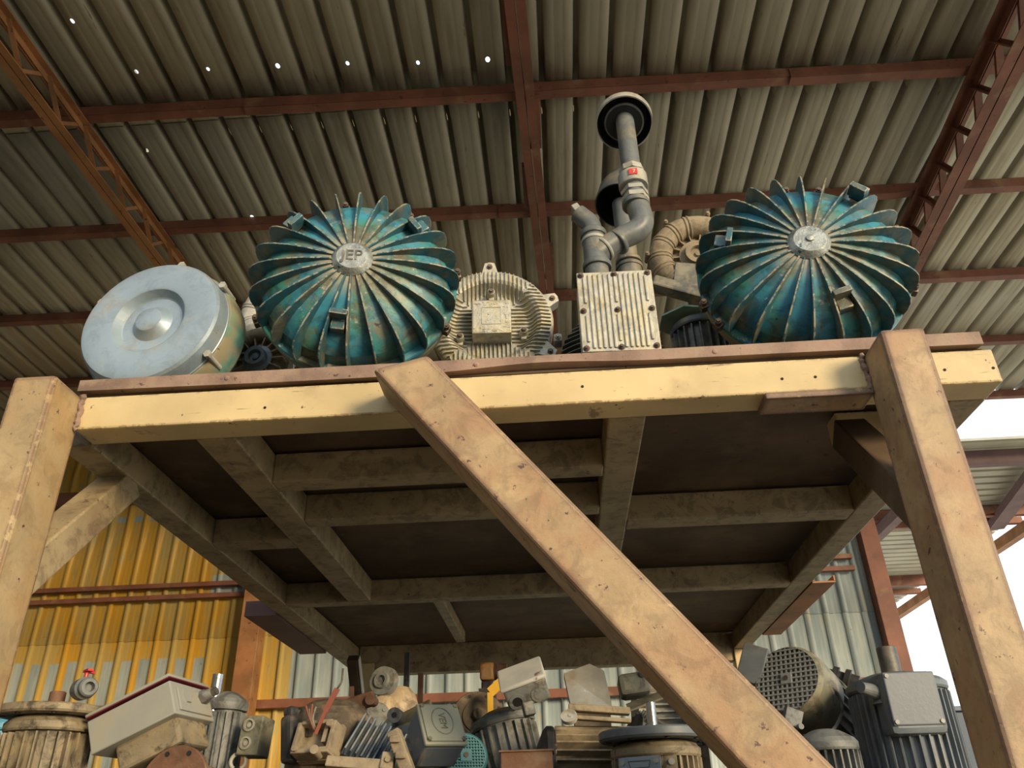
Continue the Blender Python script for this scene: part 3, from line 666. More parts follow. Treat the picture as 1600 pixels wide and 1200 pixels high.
c = at(1090, 402, Y=2.74); tE = ring_blower('dust-brown ring blower with a banded curved duct, behind the right ribbed blower', tuple(c), (-.05, -1, -.05), .205, .050, M_dusty, 60, 250, [100, 125, 150, 178, 200, 222])
mb = MB(); mb.box((-.01, -.215, .05), (.24, .05, .07), Matrix.Rotation(R(-24), 4, 'Z'), .008); mb.box((.02, -.15, .045), (.22, .16, .02), Matrix.Rotation(R(-12), 4, 'Z'), .004); mb.build('base_plate', M_alud, tE)
c = at(432, 486, Y=2.72); ring_blower('whitish oxidised ring blower peeping out left of the left ribbed blower', tuple(c), (-.3, -1, 0), .168, .050, M_white, 90, 280, [130, 165, 200])
c = at(404, 563, Y=2.42); ring_blower('dark ring blower with a blue-grey hub, low between the drum and left ribbed blower', tuple(c), (-.05, -1, -.02), .135, .026, M_dusty, 40, 200, [70, 120], hm=surf('blue_grey_hub', (.16, .21, .26), .45, .2, .25, 20))
# ------------------------------------------------------------------ electric motors
def motor(label, M, r, L, mat, nf=28, fh=.018, box=None, flange=None, shaft=None, cowl=.0, grille=False, gr=.81, feet=False, base_to=None, group=None, name='electric_motor', bm_=None, skip=30, shm=None, fm=None, nameplate=None, cm=None):
    t = thing(name, label, 'motor', M, group)
    mb = MB(); rb = r-fh
    mb.lathe([(rb, 0), (rb, L)], 48)
    bx = -90
    for k in range(nf):
        a = 360*k/nf
        if box and abs((a-bx+180) % 360-180) < skip: continue
        mb.M = Matrix.Rotation(R(a), 4, 'Z'); mb.box(((rb+r)/2-.003, 0, L/2), (fh+.006, .005, L*.94)); mb.M = Matrix.Identity(4)
    mb.build('finned_housing', mat, t)
    mb = MB(); mb.lathe([(r*.97, L-.004), (r*1.0, L+.002), (r*1.0, L+.018), (r*.9, L+.03), (r*.5, L+.05), (r*.3, L+.055), (0, L+.055)], 48); mb.build('end_bell', mat, t)
    zt = L+.05
    if flange:
        fr, ft = flange; mb = MB(); mb.lathe([(0, zt-.01), (fr*.7, zt-.012), (fr*.97, zt-.01), (fr, zt-.004), (fr, zt+ft-.004), (fr*.97, zt+ft), (fr*.62, zt+ft), (fr*.6, zt+ft+.006), (0, zt+ft+.006)], 64)
        f = mb.build('flange', fm or mat, t)
        for k in range(8):
            a = R(22+45*k); mb = MB(); mb.cyl((fr*.84*math.cos(a), fr*.84*math.sin(a), zt-.014), (fr*.84*math.cos(a), fr*.84*math.sin(a), zt+ft+.001), .007, seg=12); mb.build('bolt_hole', M_cap, f)
        zt += ft
    if shaft: mb = MB(); mb.lathe([(shaft[0], zt-.01), (shaft[0], zt+shaft[1]-.002), (shaft[0]*.9, zt+shaft[1]), (0, zt+shaft[1])], 24); mb.build('shaft', shm or M_bolt, t)
    if cowl:
        mb = MB(); cl = cowl
        mb.lathe([(r*.96, .012), (r*1.0, .01), (r*1.0, -cl*.72), (r*.96, -cl*.88), (r*.86, -cl), (r*gr, -cl), (r*gr, -cl+.006), (r*.92, -cl*.85)] if grille else
                 [(r*.96, .012), (r*1.0, .01), (r*1.0, -cl*.7), (r*.94, -cl*.9), (r*.8, -cl), (0, -cl)], 56); cw = mb.build('fan_cowl', cm or mat, t)
        if grille:
            g = MB(); rr = r*gr; p = rr/6.5
            for k in range(-6, 7):
                c = k*p; e = math.sqrt(max(rr*rr-c*c, 0))
                if e > .01: g.box((c, 0, -cl+.004), (min(.0055, p*.34), 2*e, .004)); g.box((0, c, -cl+.002), (2*e, min(.0055, p*.34), .004))
            g.box((0, 0, -cl), (.035, .035, .006)); gg = g.build('grille', grille, cw)
            g = MB(); g.lathe([(0, -cl+.03), (r*.9, -cl+.03), (r*.9, -cl+.034), (0, -cl+.034)], 32); g.build('fan', M_cap, cw)
            g = MB(); g.cyl((0, 0, -cl-.006), (0, 0, -cl+.004), .008, seg=16); g.build('centre_screw', M_bolt, cw)
    if box:
        bw, bh, bd, bz = box; mb = MB()
        mb.box((0, -(rb+bd*.45), bz), (bw*.86, bd*.9, bh*.86), bev=.006); b = mb.build('terminal_box', bm_ or mat, t)
        mb = MB(); mb.box((0, -(rb+bd*.95), bz), (bw, bd*.18, bh), bev=.008); ld = mb.build('lid', bm_ or mat, b)
        for i in (-1, 1):
            for j in (-1, 1):
                mb = MB(); x = i*(bw/2-.014); z = bz+j*(bh/2-.014); y = -(rb+bd*1.04)
                mb.cyl((x, y+.004, z), (x, y-.004, z), .008, seg=12); mb.build('lid_screw', M_collar, ld)
    if nameplate:
        w, h, z, a = nameplate; mb = MB(); mb.M = Matrix.Rotation(R(a), 4, 'Z'); mb.box((0, -r-.003, z), (w, .003, h), bev=.001)
        np_ = mb.build('nameplate', M_drum, t, 'blue-grey metal nameplate')
        for i in (-1, 1):
            m2 = MB(); m2.M = mb.M; m2.cyl((i*(w/2-.012), -r-.002, z+h/2-.012), (i*(w/2-.012), -r-.008, z+h/2-.012), .006, seg=12); m2.build('rivet', M_collar, np_)
        m2 = MB(); m2.M = mb.M
        for (x0_, z0_, x1_, z1_) in ((-.03, .02, .03, .02), (-.025, .004, .025, .004), (-.03, .02, -.025, .004), (.03, .02, .025, .004)): m2.bar((x0_, -r-.005, z+h*.2+z0_), (x1_, -r-.005, z+h*.2+z1_), .002, .001, (0, 1, 0))
        m2.build('plate_outline', M_dark, np_)
    if feet:
        mb = MB(); mb.box((0, r+.0, L*.5), (r*1.9, .02, L*.8), bev=.003); mb.box((-r*.75, r*.8, L*.5), (.02, r*.5, L*.7)); mb.box((r*.75, r*.8, L*.5), (.02, r*.5, L*.7)); mb.build('foot', mat, t)
    return t
# motor low on the shelf between the box and the right ribbed blower
c = at(1092, 520, Y=2.55); Lm = c.z+.05-DZ-.055
tm = motor('dark finned motor standing low on the shelf left of the right ribbed blower', Matrix.Translation((c.x, 2.55, DZ)), .105, Lm, M_dark, nf=22, fh=.022)
c = at(1078, 492, Y=2.48)
mb = MB(); mb.lathe([(.11, 0), (.105, .01), (.05, .035), (.03, .04), (0, .04)], 7); o = mb.build('funnel_cover', surf('pale_green_paint', (.22, .36, .27), .5, 0, .2, 10, dust=(DUST, .4, 12)), None)
o.matrix_world = Matrix.Translation((c.x, 2.55, DZ+Lm+.056)); tag(o, 'pale green faceted cover lying on the dark finned motor', 'cover')
# ------------------------------------------------------------------ the pile of motors on the lower deck
M_beige = surf('beige_dusty_motor_paint', (.27, .225, .15), .6, .05, .25, 7, dust=((.36, .28, .16), .4, 9), spots=((.08, .05, .03), .35, 18), bump=.4, bs=70, grime=.8)
M_greyp = surf('grey_enclosure_paint', (.33, .34, .31), .45, 0, .08, 4, dust=((.36, .33, .26), .35, 8), spots=((.2, .17, .13), .08, 20), bump=.06)
M_greyd = surf('dusty_grey_motor_paint', (.20, .215, .215), .55, .05, .18, 8, dust=((.30, .27, .2), .3, 9), spots=((.07, .06, .05), .22, 22), bump=.35, bs=80, grime=0.60)
M_bluegrey = surf('blue_grey_motor_paint', (.13, .17, .22), .5, .05, .18, 8, dust=((.30, .28, .23), .45, 9), spots=((.07, .06, .05), .15, 22), bump=.25, grime=0.60)
M_olive = surf('olive_grey_dusty_paint', (.21, .21, .155), .55, .05, .18, 8, dust=((.33, .29, .19), .5, 9), bump=.25, grime=0.60)
M_brown = surf('brown_dust_and_grease', (.11, .085, .06), .7, .1, .25, 9, dust=((.26, .2, .13), .5, 9), bump=.4, bs=70, grime=0.60)
M_black = surf('black_grime', (.03, .03, .032), .55, .1, .3, 9, dust=((.18, .15, .11), .35, 9), bump=.3, bs=70)
M_slate = surf('slate_motor_paint', (.14, .165, .19), .5, .05, .12, 8, dust=((.22, .22, .2), .4, 6), bump=.2, bs=50, grime=0.25)
M_rustm = surf('rusted_steel', (.17, .085, .05), .7, .2, .3, 8, dust=((.25, .16, .1), .4, 14), bump=.4, bs=80)
M_tealm = surf('teal_grille_paint', (.07, .24, .27), .4, .1, .15, 8)
M_yel = surf('yellow_plastic', (.75, .45, .04), .45, 0, .1, 8)
M_org = surf('orange_motor_paint', (.52, .25, .07), .5, 0, .2, 10, dust=(DUST, .4, 10), grime=0.60)
M_cream2 = surf('cream_casting', (.50, .39, .26), .55, 0, .15, 8, dust=(DUST, .4, 10), grime=0.60)
M_chrome = surf('worn_bright_steel', (.45, .45, .45), .25, .9, .15, 20)
M_redp = surf('red_plastic', (.6, .03, .02), .4, 0, .05, 8, bump=0)
M_strap = surf('red_brown_strap', (.22, .06, .035), .6, 0, .1, 8, bump=0)
M_grate = surf('pale_grille_wire', (.42, .45, .47), .4, .5, .1, 20)
def stand(x, y, ztop, w, d, label, mat=None):
    """plain wooden block lying on the lower deck under a motor"""
    mb = MB(); mb.box((x, y, (LZ+ztop)/2), (w, d, ztop-LZ), bev=.004)
    tag(mb.build('wooden_block', mat or M_brown), label, 'block')
# 1 vertical flange motor at the far left, valve lying on its flange
c = at(84, 1112, Y=2.40); Lm = c.z-LZ-.055
motor('dusty beige upright motor with a wide round flange, lowest at far left', Matrix.Translation((c.x, 2.40, LZ)) @ Matrix.Rotation(R(10), 4, 'Z'), .118, Lm, M_beige, nf=26, fh=.02,
      flange=(.148, .014), shaft=(.022, .045), skip=24, shm=M_rustm)
v = at(127, 1074, Y=2.33); fz = c.z+.020
Mv = frame((v.x, 2.345, fz+.031), (.75, -.62, 0), (0, 0, -1))
t = thing('ball_valve', 'grey ball valve with a red handle lying on the round motor flange', 'valve', Mv)
mb = MB(); mb.lathe([(.012, -.045), (.020, -.045), (.024, -.040), (.024, -.028), (.030, -.022), (.031, .012), (.026, .018), (.026, .034), (.022, .040), (.014, .040), (.013, .02), (0, .02)], 32); mb.build('body', M_greyd, t)
mb = MB(); mb.cyl((0, .024, -.005), (0, .05, -.005), .006, seg=12); mb.prism([(-.008, -.02), (.008, -.02), (.012, .014), (.030, .022), (.028, .030), (-.006, .020)], .0, .006, Matrix.Translation((0, .046, 0)) @ Matrix.Rotation(R(-90), 4, 'X')); mb.build('handle', M_redp, t, 'red handle')
# 2 big grey enclosure lying tilted on a motor
P0 = at(264, 1056, Y=2.30); ex = Vector((-.915, .147, -.376)).normalized(); ez = Vector((.37, -.066, -.927)).normalized(); ey = ez.cross(ex).normalized()
if ey.y < 0: ey = -ey
ez = ex.cross(ey); ez = ez if ez.z < 0 else -ez
MX = Matrix((ex, ey, ez)).transposed().to_4x4(); MX.translation = P0
t = thing('terminal_box', 'large grey rectangular terminal box tilted on a motor at lower left', 'box', MX)
lx, ly, lz = .256, .20, .107
mb = MB(); mb.box((lx/2, ly/2, lz/2+.006), (lx, ly, lz-.012), bev=.004); mb.build('enclosure', M_greyp, t)
mb = MB(); mb.box((lx/2, ly/2, .0035), (lx+.004, ly+.004, .003)); mb.build('gasket', surf('dark_red_gasket', (.16, .02, .03), .5, bump=0), t, 'dark red gasket line')
mb = MB(); mb.box((lx/2, ly/2, -.003), (lx+.006, ly+.006, .010), bev=.004); mb.build('lid', M_greyp, t)
# glands leave through the end that faces right
mb = MB(); mb.box((-.003, ly*.52, lz*.58), (.006, ly*.8, lz*.62), bev=.002); mb.cyl((-.004, ly*.32, lz*.5), (-.012, ly*.32, lz*.5), .020, seg=6); mb.build('gland_plate', M_greyp, t)
g = Vector((-.006, ly*.72, lz*.42)); mb = MB(); mb.cyl(g, g+Vector((-.014, 0, 0)), .021, seg=6); mb.cyl(g+Vector((-.014, 0, 0)), g+Vector((-.034, 0, 0)), .018, .014, seg=24); gl = mb.build('cable_gland', M_greyd, t)
mb = MB(); mb.cyl(g+Vector((-.034, 0, 0)), g+Vector((-.048, 0, 0)), .012, seg=20); mb.build('gland_cap', M_black, gl)
# motor beneath with a rusty round flange
q = at(240, 1236, Y=2.26)
ax = Vector((-.15, -1, .10)).normalized(); L0 = .30; bse = Vector((q.x, 2.30, q.z+.002)) - ax*(L0)+Vector((.03, 0, .01))
tm = motor('dusty beige motor under the large grey terminal box, rusty round flange facing out', frame(bse, ax, (0, 0, 1)), .072, L0-.055, M_beige, nf=20, fh=.010, flange=(.100, .012), fm=M_rustm, feet=True)
q = at(228, 1160, Y=2.42); mb = MB(); M = tm.matrix_world.inverted() @ MX; mb.M = M; mb.box((lx*.42, ly*.5, lz+.035), (lx*.74, ly*.75, .075), bev=.01); mb.build('box_neck', M_beige, tm)
# 3 motor behind it with chrome cap, fins and a box with two round knockouts
q = at(352, 1145, Y=2.76)
M = frame((q.x-.02, 2.76, LZ), (.03, 0, 1), (.75, -1, 0))
tm = motor('grey upright motor with hook and two-knockout box, right of the grey terminal box', M, .070, q.z-LZ+.07, M_greyd, nf=18, fh=.014)
q2 = at(395, 1150, Y=2.66); Mi = tm.matrix_world.inverted() @ frame(q2, (-.15, -1, .08), (0, 0, -1)) @ Matrix.Rotation(R(-3), 4, 'Z')
mb = MB(); mb.M = Mi @ Matrix.Rotation(R(0), 4, 'Z'); mb.box((0, .0, -.02), (.072, .115, .08), bev=.005); b = mb.build('knockout_box', M_olive, tm)
Mk = tm.matrix_world.inverted() @ frame(at(392, 1150, Y=2.50), (-.25, -1, 0), (0, 0, -1))
for dy in (.028, -.024):
    mb = MB(); mb.M = Mi @ Matrix.Translation((-.008, dy, .020)); mb.lathe([(.013, 0), (.019, 0), (.019, .005), (.014, .006), (.013, 0)], 24, closed=True); mb.lathe([(0, .003), (.007, .003), (.007, .0)], 16); mb.build('knockout', M_collar, b)
h = at(372, 1190, Y=2.66); mb = MB(); Mh = tm.matrix_world.inverted() @ frame(h, (.2, -1, 0), (0, 0, -1)); mb.M = Mh
mb.tube([(.022*math.cos(R(a)), .022*math.sin(R(a)), 0) for a in range(-60, 250, 15)], .006, 10); mb.build('lifting_hook', M_collar, tm)
q = at(338, 1068, Y=2.72); o = MB(); o.M = tm.matrix_world.inverted(); o.cyl((q.x, 2.72, q.z-.10), (q.x+.003, 2.72, q.z+.028), .018, seg=20); o.build('shaft', M_chrome, tm, 'bright steel shaft')
# 4 brown opened gear motor with black capacitor, wires and strap
q = at(530, 1165, Y=2.50); base = Vector((q.x, 2.56, LZ)); hz = q.z-LZ
t = thing('gear_motor', 'opened brown-grey gear motor with loose wires, left of the embossed box', 'motor', Matrix.Translation(base))
def loc(px, py, Y): return at(px, py, Y=Y)-base
mb = MB(); c_ = loc(515, 1152, 2.56); mb.M = Matrix.Translation((c_.x, .02, 0)); mb.lathe([(.12, 0), (.128, .02), (.128, c_.z+.035), (.120, c_.z+.055)], 48); mb.build('lower_housing', M_brown, t)
mb = MB(); dtop = loc(522, 1113, 2.60); mb.M = Matrix.Translation(dtop) @ Matrix.Rotation(R(14), 4, 'X') @ Matrix.Rotation(R(6), 4, 'Y')
mb.lathe([(.113, -.06), (.113, -.028), (.117, -.026), (.117, -.018), (.110, -.015), (.098, .008), (.07, .028), (.035, .036), (0, .038)], 56); mb.build('fan_cowl', M_brown, t)
fr = MB(); fm_ = frame(loc(497, 1150, 2.42), (-.25, -.9, .35), (0, 0, -1)); fr.M = fm_
fr.box((0, .03, 0), (.10, .012, .05), bev=.004); fr.box((0, -.05, 0), (.12, .016, .05), bev=.004); fr.box((-.055, -.01, 0), (.014, .085, .05), bev=.004); fr.box((.055, -.01, 0), (.014, .085, .05), bev=.004)
fr.box((0, -.01, -.03), (.12, .10, .02)); fr.box((.03, .0, .0), (.012, .05, .03)); fr.cyl((.045, .02, .02), (.045, .02, .032), .009); fr.cyl((-.045, -.045, .02), (-.045, -.045, .032), .009); fr.cyl((.02, -.055, .0), (.03, -.06, .045), .012)
fr.build('open_gearcase', M_dusty, t)
fn = MB(); fq = loc(585, 1166, 2.46); fn.M = frame(fq, (.32, -.85, .40), (-.25, 0, -1))
for k in range(9): fn.box((-.065+k*.0165, 0, 0), (.0045, .12, .06), Matrix.Rotation(R(-14), 4, 'Z'))
fn.box((0, 0, -.02), (.15, .12, .035), Matrix.Rotation(R(-14), 4, 'Z'), .004); fn.build('finned_block', M_bluegrey, t)
mb = MB(); a = loc(560, 1190, 2.38); mb.M = frame(a, (0, -.95, .3), (-.1, 0, -1)); mb.box((0, -.01, 0), (.17, .03, .04), bev=.004); mb.box((.085, -.0, .012), (.035, .045, .03), bev=.003); mb.cyl((.088, .0, .02), (.088, .0, .034), .008); mb.build('mounting_rail', M_dusty, t)
mb = MB(); cq = loc(455, 1155, 2.46); mb.M = frame(cq, (-.5, -.85, 0), (.18, 0, -1)); mb.box((0, 0, 0), (.045, .13, .05), bev=.012); mb.box((0, .074, 0), (.036, .03, .036), bev=.010); mb.box((.035, .01, -.02), (.05, .03, .03)); mb.build('capacitor_box', M_black, t)
for k, (x1, y1) in enumerate(((478, 1103), (483, 1108), (488, 1100), (494, 1104))):
    mb = MB(); mb.tube(bend([loc(492+k, 1142, 2.40), loc(484+k, 1124, 2.40), loc(x1, y1, 2.40)]), .0032, 8); mb.build('wire', M_olive if k % 2 else M_strap, t)
mb = MB(); s0 = loc(493, 1147, 2.385); s1_ = loc(508, 1112, 2.39); s2_ = loc(527, 1076, 2.40); s3_ = loc(534, 1066, 2.40)
for (a, b, w) in ((s0, s1_, .010), (s1_, s2_, .016)): mb.bar(a, b, w, .003, (0, 1, 0))
mb.build('strap', M_strap, t, 'red-brown strap sticking up'); mb = MB(); mb.tube(bend([s2_, s3_, loc(536, 1045, 2.42)]), .003, 8); mb.build('wire', M_black, t)
# 5 VEM box motor
fx = Vector((.855, .518, .02)).normalized(); fu = Vector((-.296, .456, .839)).normalized(); fu = (fu-fx*fu.dot(fx)).normalized(); fn_ = fx.cross(fu)*1.0
if fn_.y > 0: fn_ = -fn_
pc = at(664.5, 1164, Y=2.5)+fx*.0685+fu*.0725
MVm = Matrix((fx, fu, fx.cross(fu))).transposed().to_4x4(); MVm.translation = pc
if fx.cross(fu).y > 0: MVm = MVm @ Matrix.Rotation(R(180), 4, 'Y')
q = at(656, 1180, Y=2.68)
t = motor('grey-green motor with a square box embossed with an oval and three letters', Matrix.Translation((q.x, 2.70, LZ)), .092, .17, M_olive, nf=26, fh=.016)
Mi = t.matrix_world.inverted() @ MVm
mb = MB(); mb.M = Mi; mb.box((0, 0, -.058), (.130, .138, .10), bev=.012); bx_ = mb.build('terminal_box', surf('blue_grey_box_paint', (.15, .19, .24), .5, 0, .1, 6, dust=(DUST, .35, 9)), t, 'blue-grey box body')
mb = MB(); mb.M = Mi; mb.box((0, 0, -.004), (.137, .145, .014), bev=.012); mb.box((0, 0, .005), (.120, .128, .008), bev=.004); ld = mb.build('lid', surf('sage_grey_lid', (.33, .34, .27), .55, 0, .08, 8, dust=(DUST, .3, 9)), bx_, 'sage-grey embossed lid')
mb = MB(); mb.M = Mi @ Matrix.Translation((0, .004, .009)) @ Matrix.Diagonal((.72, 1.0, 1, 1)); n_ = 48
mb.tube([(.046*math.cos(2*math.pi*k/n_), .046*math.sin(2*math.pi*k/n_), 0) for k in range(n_+1)], .0022, 8, cap=False)
mb.M = Mi; o1 = mb
for i in (-1, 1):
    for j in (-1, 1): mb.cyl((i*.054, j*.058, .004), (i*.054, j*.058, .012), .0065, seg=12)
mb.box((0, .0, -.12), (.08, .08, .06)); mb.build('oval_and_screws', M_olive, bx_)
text_mesh('VEM', .030, .002, M_olive, 'embossed_letters', bx_, Mi @ Matrix.Translation((0, .004, .0095)) @ Matrix.Rotation(R(-90), 4, 'Z'))
# 6 teal fan grille in front of it
q = at(728, 1180, Y=2.74); ax = Vector((.32, -.91, .25)).normalized()
t = motor('small motor with a teal fan grille right below the embossed box', frame(q-ax*.05, -ax, (0, 0, 1)), .074, .12, M_bluegrey, nf=18, fh=.012, cowl=.05, grille=M_tealm, cm=M_tealm)
stand(q.x+.01, 2.83, q.z-.102, .10, .10, 'low wooden block under the small motor with the teal grille')
# 7 dark round flange motor
q = at(748, 1119, Y=3.14)
motor('dark brown motor end with a wide round bolted flange, left of the two-hole box', frame(Vector(q)-Vector((.20, -.93, .28)).normalized()*.30, (.20, -.93, .28), (0, 0, -1)), .080, .23, M_brown, nf=20, flange=(.098, .014), shaft=(.022, .03), fm=M_brown, shm=M_brown)
stand(q.x-.07, 3.36, q.z-.15, .2, .16, 'dark wooden block under the round-flanged brown motor')
# 8 grey motor with two-hole terminal box
q = at(822, 1150, Y=2.72)
ux = Vector((.955, -.05, .29)).normalized(); ub = Vector((-.12, .80, .58)); ub = (ub-ux*ub.dot(ux)).normalized(); ud = ux.cross(ub)
t = motor('grey motor with white-topped two-hole terminal box, left of the bare sheet cover', frame((q.x-.02, 2.92, LZ+.02), (-.22, .1, .97), (.3, -1, 0)), .112, .30, M_greyd, nf=22, fh=.014, skip=60, cowl=0)
Mi = t.matrix_world.inverted()
p = at(820, 1075, Y=2.66); Mb = Matrix((ux, ub, ud)).transposed().to_4x4(); Mb.translation = p
mb = MB(); mb.M = Mi @ Mb; sg = 1 if ud.z < 0 else -1
mb.box((0, .05, sg*.02), (.135, .12, .075), bev=.008); b = mb.build('terminal_box', M_greyd, t)
mb = MB(); mb.M = Mi @ Mb; mb.box((0, .05, -sg*.022), (.150, .135, .014), bev=.006); mb.build('lid', surf('flaking_white_lid', (.50, .50, .47), .6, 0, .1, 10, spots=((.20, .10, .08), .38, 9)), b, 'white lid with brown stains')
for i, s_ in ((-1, 'h'), (1, 'p')):
    mb = MB(); hm_ = Mi @ Mb @ Matrix.Translation((i*.036, -.012, sg*.030)) @ Matrix.Rotation(R(90), 4, 'X'); mb.M = hm_
    mb.lathe([(.016, 0), (.026, 0), (.027, -.016), (.016, -.016)], 28, closed=True); mb.build('cable_entry', M_greyd, b)
    mb = MB(); mb.M = hm_; mb.lathe([(0, .001 if i > 0 else -.002), (.0165, .001 if i > 0 else -.002), (.0165, -.01)], 24); mb.build('plug' if i > 0 else 'hole', M_greyd if i > 0 else M_cap, b)
mb = MB(); p = Mi @ at(826, 1108, Y=2.62); mb.box(p, (.035, .03, .04), bev=.005); mb.build('lifting_lug', M_greyd, t)
# 9 bare sheet metal cover
a = at(893, 1108, Y=2.80); b = at(957, 1106, Y=2.80); c = at(944, 1048, Y=2.86); d = at(921, 1037, Y=2.87); e = at(881, 1052, Y=2.84)
th = Vector((0, .004, 0)); poly = [a, b, c, d, e]; vs = poly+[v_+th for v_ in poly]; fs = [(0, 1, 2, 3, 4), (9, 8, 7, 6, 5)]+[(i, (i+1) % 5, 5+(i+1) % 5, 5+i) for i in range(5)]
t = thing('sheet_cover', 'bare dented sheet metal cover leaning in the middle of the motor pile', 'cover', Matrix.Identity(4))
mb = MB(); mb.add(vs, fs); mb.build('front_sheet', surf('bare_scratched_sheet', (.42, .41, .36), .4, .5, .15, 12, dust=(DUST, .35, 14), spots=((.62, .66, .68), .25, 12), bump=.3), t)
mb = MB()
for s, e_ in ((b, c), (e, d), (a, e), (c, d)):
    mb.add([s, e_, e_+Vector((0, .11, .0)), s+Vector((0, .11, 0)), s+Vector((0, .11, .003)), e_+Vector((0, .11, .003))], [(0, 1, 2, 3), (3, 2, 5, 4)])
mb.build('side_flanges', M_olive, t)
mb = MB(); mb.box(((a.x+b.x)/2, 2.86, (a.z+LZ)/2), (.12, .08, a.z-LZ), bev=.004); mb.build('stem', M_brown, t)
# 10 large black motor lying with horizontal fins
q = at(905, 1172, Y=2.52); r10 = .128
t = motor('large black-ended motor lying sideways with pale horizontal fins, centre of the pile', frame((q.x+.17, 2.665, LZ+.012+r10), (-.995, -.06, 0.03), (0, 0, 1)), r10, .25, M_dusty, nf=30, fh=.03, feet=False)
for ch in t.children:
    if ch.name.startswith('end_bell'): ch.data.materials[0] = M_black; ch['label'] = 'black end bell'
Mi = t.matrix_world.inverted(); mb = MB(); p = at(889, 1119, Y=2.525); mb.M = Mi @ frame(p, (-.1, -.8, .6), (0, 0, -1)); mb.cyl((0, 0, -.01), (0, 0, .003), .024, seg=28); mb.cyl((.004, .0, .003), (.004, .0, .005), .006); mb.build('round_pad', M_white, t, 'white round pad with a hole')
mb = MB(); p0_ = at(888, 1106, Y=2.60); p1_ = at(984, 1112, Y=2.60); mb.M = Mi; mb.bar(p0_, p1_, .05, .020, (0, 0, 1), .004); mb.bar(p0_+Vector((0, -.01, -.028)), p1_+Vector((0, -.01, -.028)), .04, .012, (0, 0, 1), .003); mb.build('top_rail', M_dusty, t)
# 11 rusty open box in front
a = at(783, 1174, Y=2.26); b = at(862, 1182, Y=2.26); w = b.x-a.x; zt = a.z
t = thing('metal_tray', 'small rusty open-topped metal box at bottom centre', 'tray', Matrix.Translation(((a.x+b.x)/2, 2.32, 0)))
mb = MB(); H = zt-LZ; zc = (zt+LZ)/2
mb.box((0, -.055, zc), (w, .004, H)); mb.box((0, .055, zc), (w, .004, H)); mb.box((-w/2, 0, zc), (.004, .11, H)); mb.box((w/2, 0, zc), (.004, .11, H)); mb.box((0, 0, LZ+.004), (w, .11, .006)); mb.build('walls', M_rustm, t)
mb = MB()
for y in (-.058, .058): mb.box((0, y, zt), (w+.012, .010, .004))
for x in (-w/2, w/2): mb.box((x, 0, zt), (.010, .11, .004))
mb.build('rim', M_rustm, t)
# 12 slate flange motor with nameplate
c = at(1015, 1150, Y=2.36); Lm = c.z-LZ-.05
motor('upright motor with dark slate flange, bright shaft and blue-grey nameplate, left of the brace', Matrix.Translation((c.x+.015, 2.40, LZ)) @ Matrix.Rotation(R(-12), 4, 'Z'), .121, Lm, M_beige, nf=34, fh=.016,
      flange=(.150, .016), shaft=(.0135, .075), fm=M_slate, shm=M_chrome, nameplate=(.115, .10, Lm-.055, -14), box=(.13, .11, .006, Lm-.06), skip=34)
# 13 small motor with rounded green-grey box, and finned neighbours behind
q = at(985, 1110, Y=3.0)
t = motor('small motor with a rounded olive terminal box behind the bright shaft', frame((q.x, 3.02, LZ+.29), (.75, .35, -.45), (0, -.3, 1)) , .085, .20, M_greyd, nf=22, fh=.02)
Mi = t.matrix_world.inverted(); p = at(990, 1072, Y=2.93); mb = MB(); mb.M = Mi @ frame(p, (0, -1, .1), (.1, 0, -1)); mb.box((0, 0, 0), (.105, .075, .09), bev=.018); b = mb.build('terminal_box', M_olive, t)
mb = MB(); mb.M = Mi @ frame(p, (0, -1, .1), (.1, 0, -1)); mb.cyl((.03, .022, .035), (.03, .022, .052), .010, seg=16); mb.build('plug', M_black, b)
stand(q.x+.06, 3.05, 1.730, .20, .14, 'wooden block under the small motor with the olive box')
q = at(1050, 1112, Y=3.22)
motor('pale finned motor lying behind the brace beside the bright shaft', frame((q.x-.13, 3.30, q.z), (.97, .1, 0), (0, 0, 1)), .115, .24, M_white, nf=30, fh=.028)
stand(q.x, 3.32, q.z-.116, .24, .16, 'wooden block under the pale finned motor behind the brace')
mb = MB(); p = at(1010, 1095, Y=2.72); mb.M = frame(p, (0, -.9, -.4), (.3, 0, -1)); mb.box((0, 0, 0), (.13, .006, .07), bev=.001); o = mb.build('bracket', M_olive)
mb.v = mb.v; o2 = MB(); o2.bar((p.x, 2.73, LZ), (p.x, 2.73, p.z), .02, .02); e = o2.build('bracket_stem', M_brown, o); tag(o, 'flat olive steel bracket sticking out above the dark flange', 'bracket')
# 14 fan motor right of the brace
n = Vector((-.571, -.763, .304)).normalized(); q = Vector((.733, 2.80, 2.031))
t = motor('grey motor with a round wire grille facing out, right of the diagonal brace', frame(q-n*.15, -n, (0, 0, 1)), .122, .15, M_greyd, nf=26, fh=.016, cowl=.15, grille=M_grate, cm=M_olive, gr=.87)
for ch in t.children:
    if ch.name.startswith('fan_cowl'): ch['label'] = 'smooth olive-grey fan cowl'
Mi = t.matrix_world.inverted(); mb = MB(); mb.M = Mi
mb.tube(bend([at(1290, 1082, Y=2.78), at(1289, 1070, Y=2.76), at(1308, 1078, Y=2.80), at(1318, 1110, Y=2.80), at(1300, 1148, Y=2.70), at(1255, 1150, Y=2.62)], rad=.5), .005, 8); mb.build('cable', M_greyd, t)
mb = MB(); mb.M = Mi @ frame(at(1178, 1040, Y=2.90), (-.4, -.9, .1), (-.45, 0, -1)); mb.box((0, 0, 0), (.085, .125, .06), bev=.004); mb.build('terminal_box', M_slate, t)
mb = MB(); mb.M = Mi @ frame(at(1238, 1122, Y=2.60), (.1, -1, 0), (-.4, 0, -1)); mb.box((0, 0, 0), (.05, .05, .03), bev=.002); mb.cyl((.02, -.02, .01), (.02, -.02, .03), .008); mb.build('bracket', M_greyd, t)
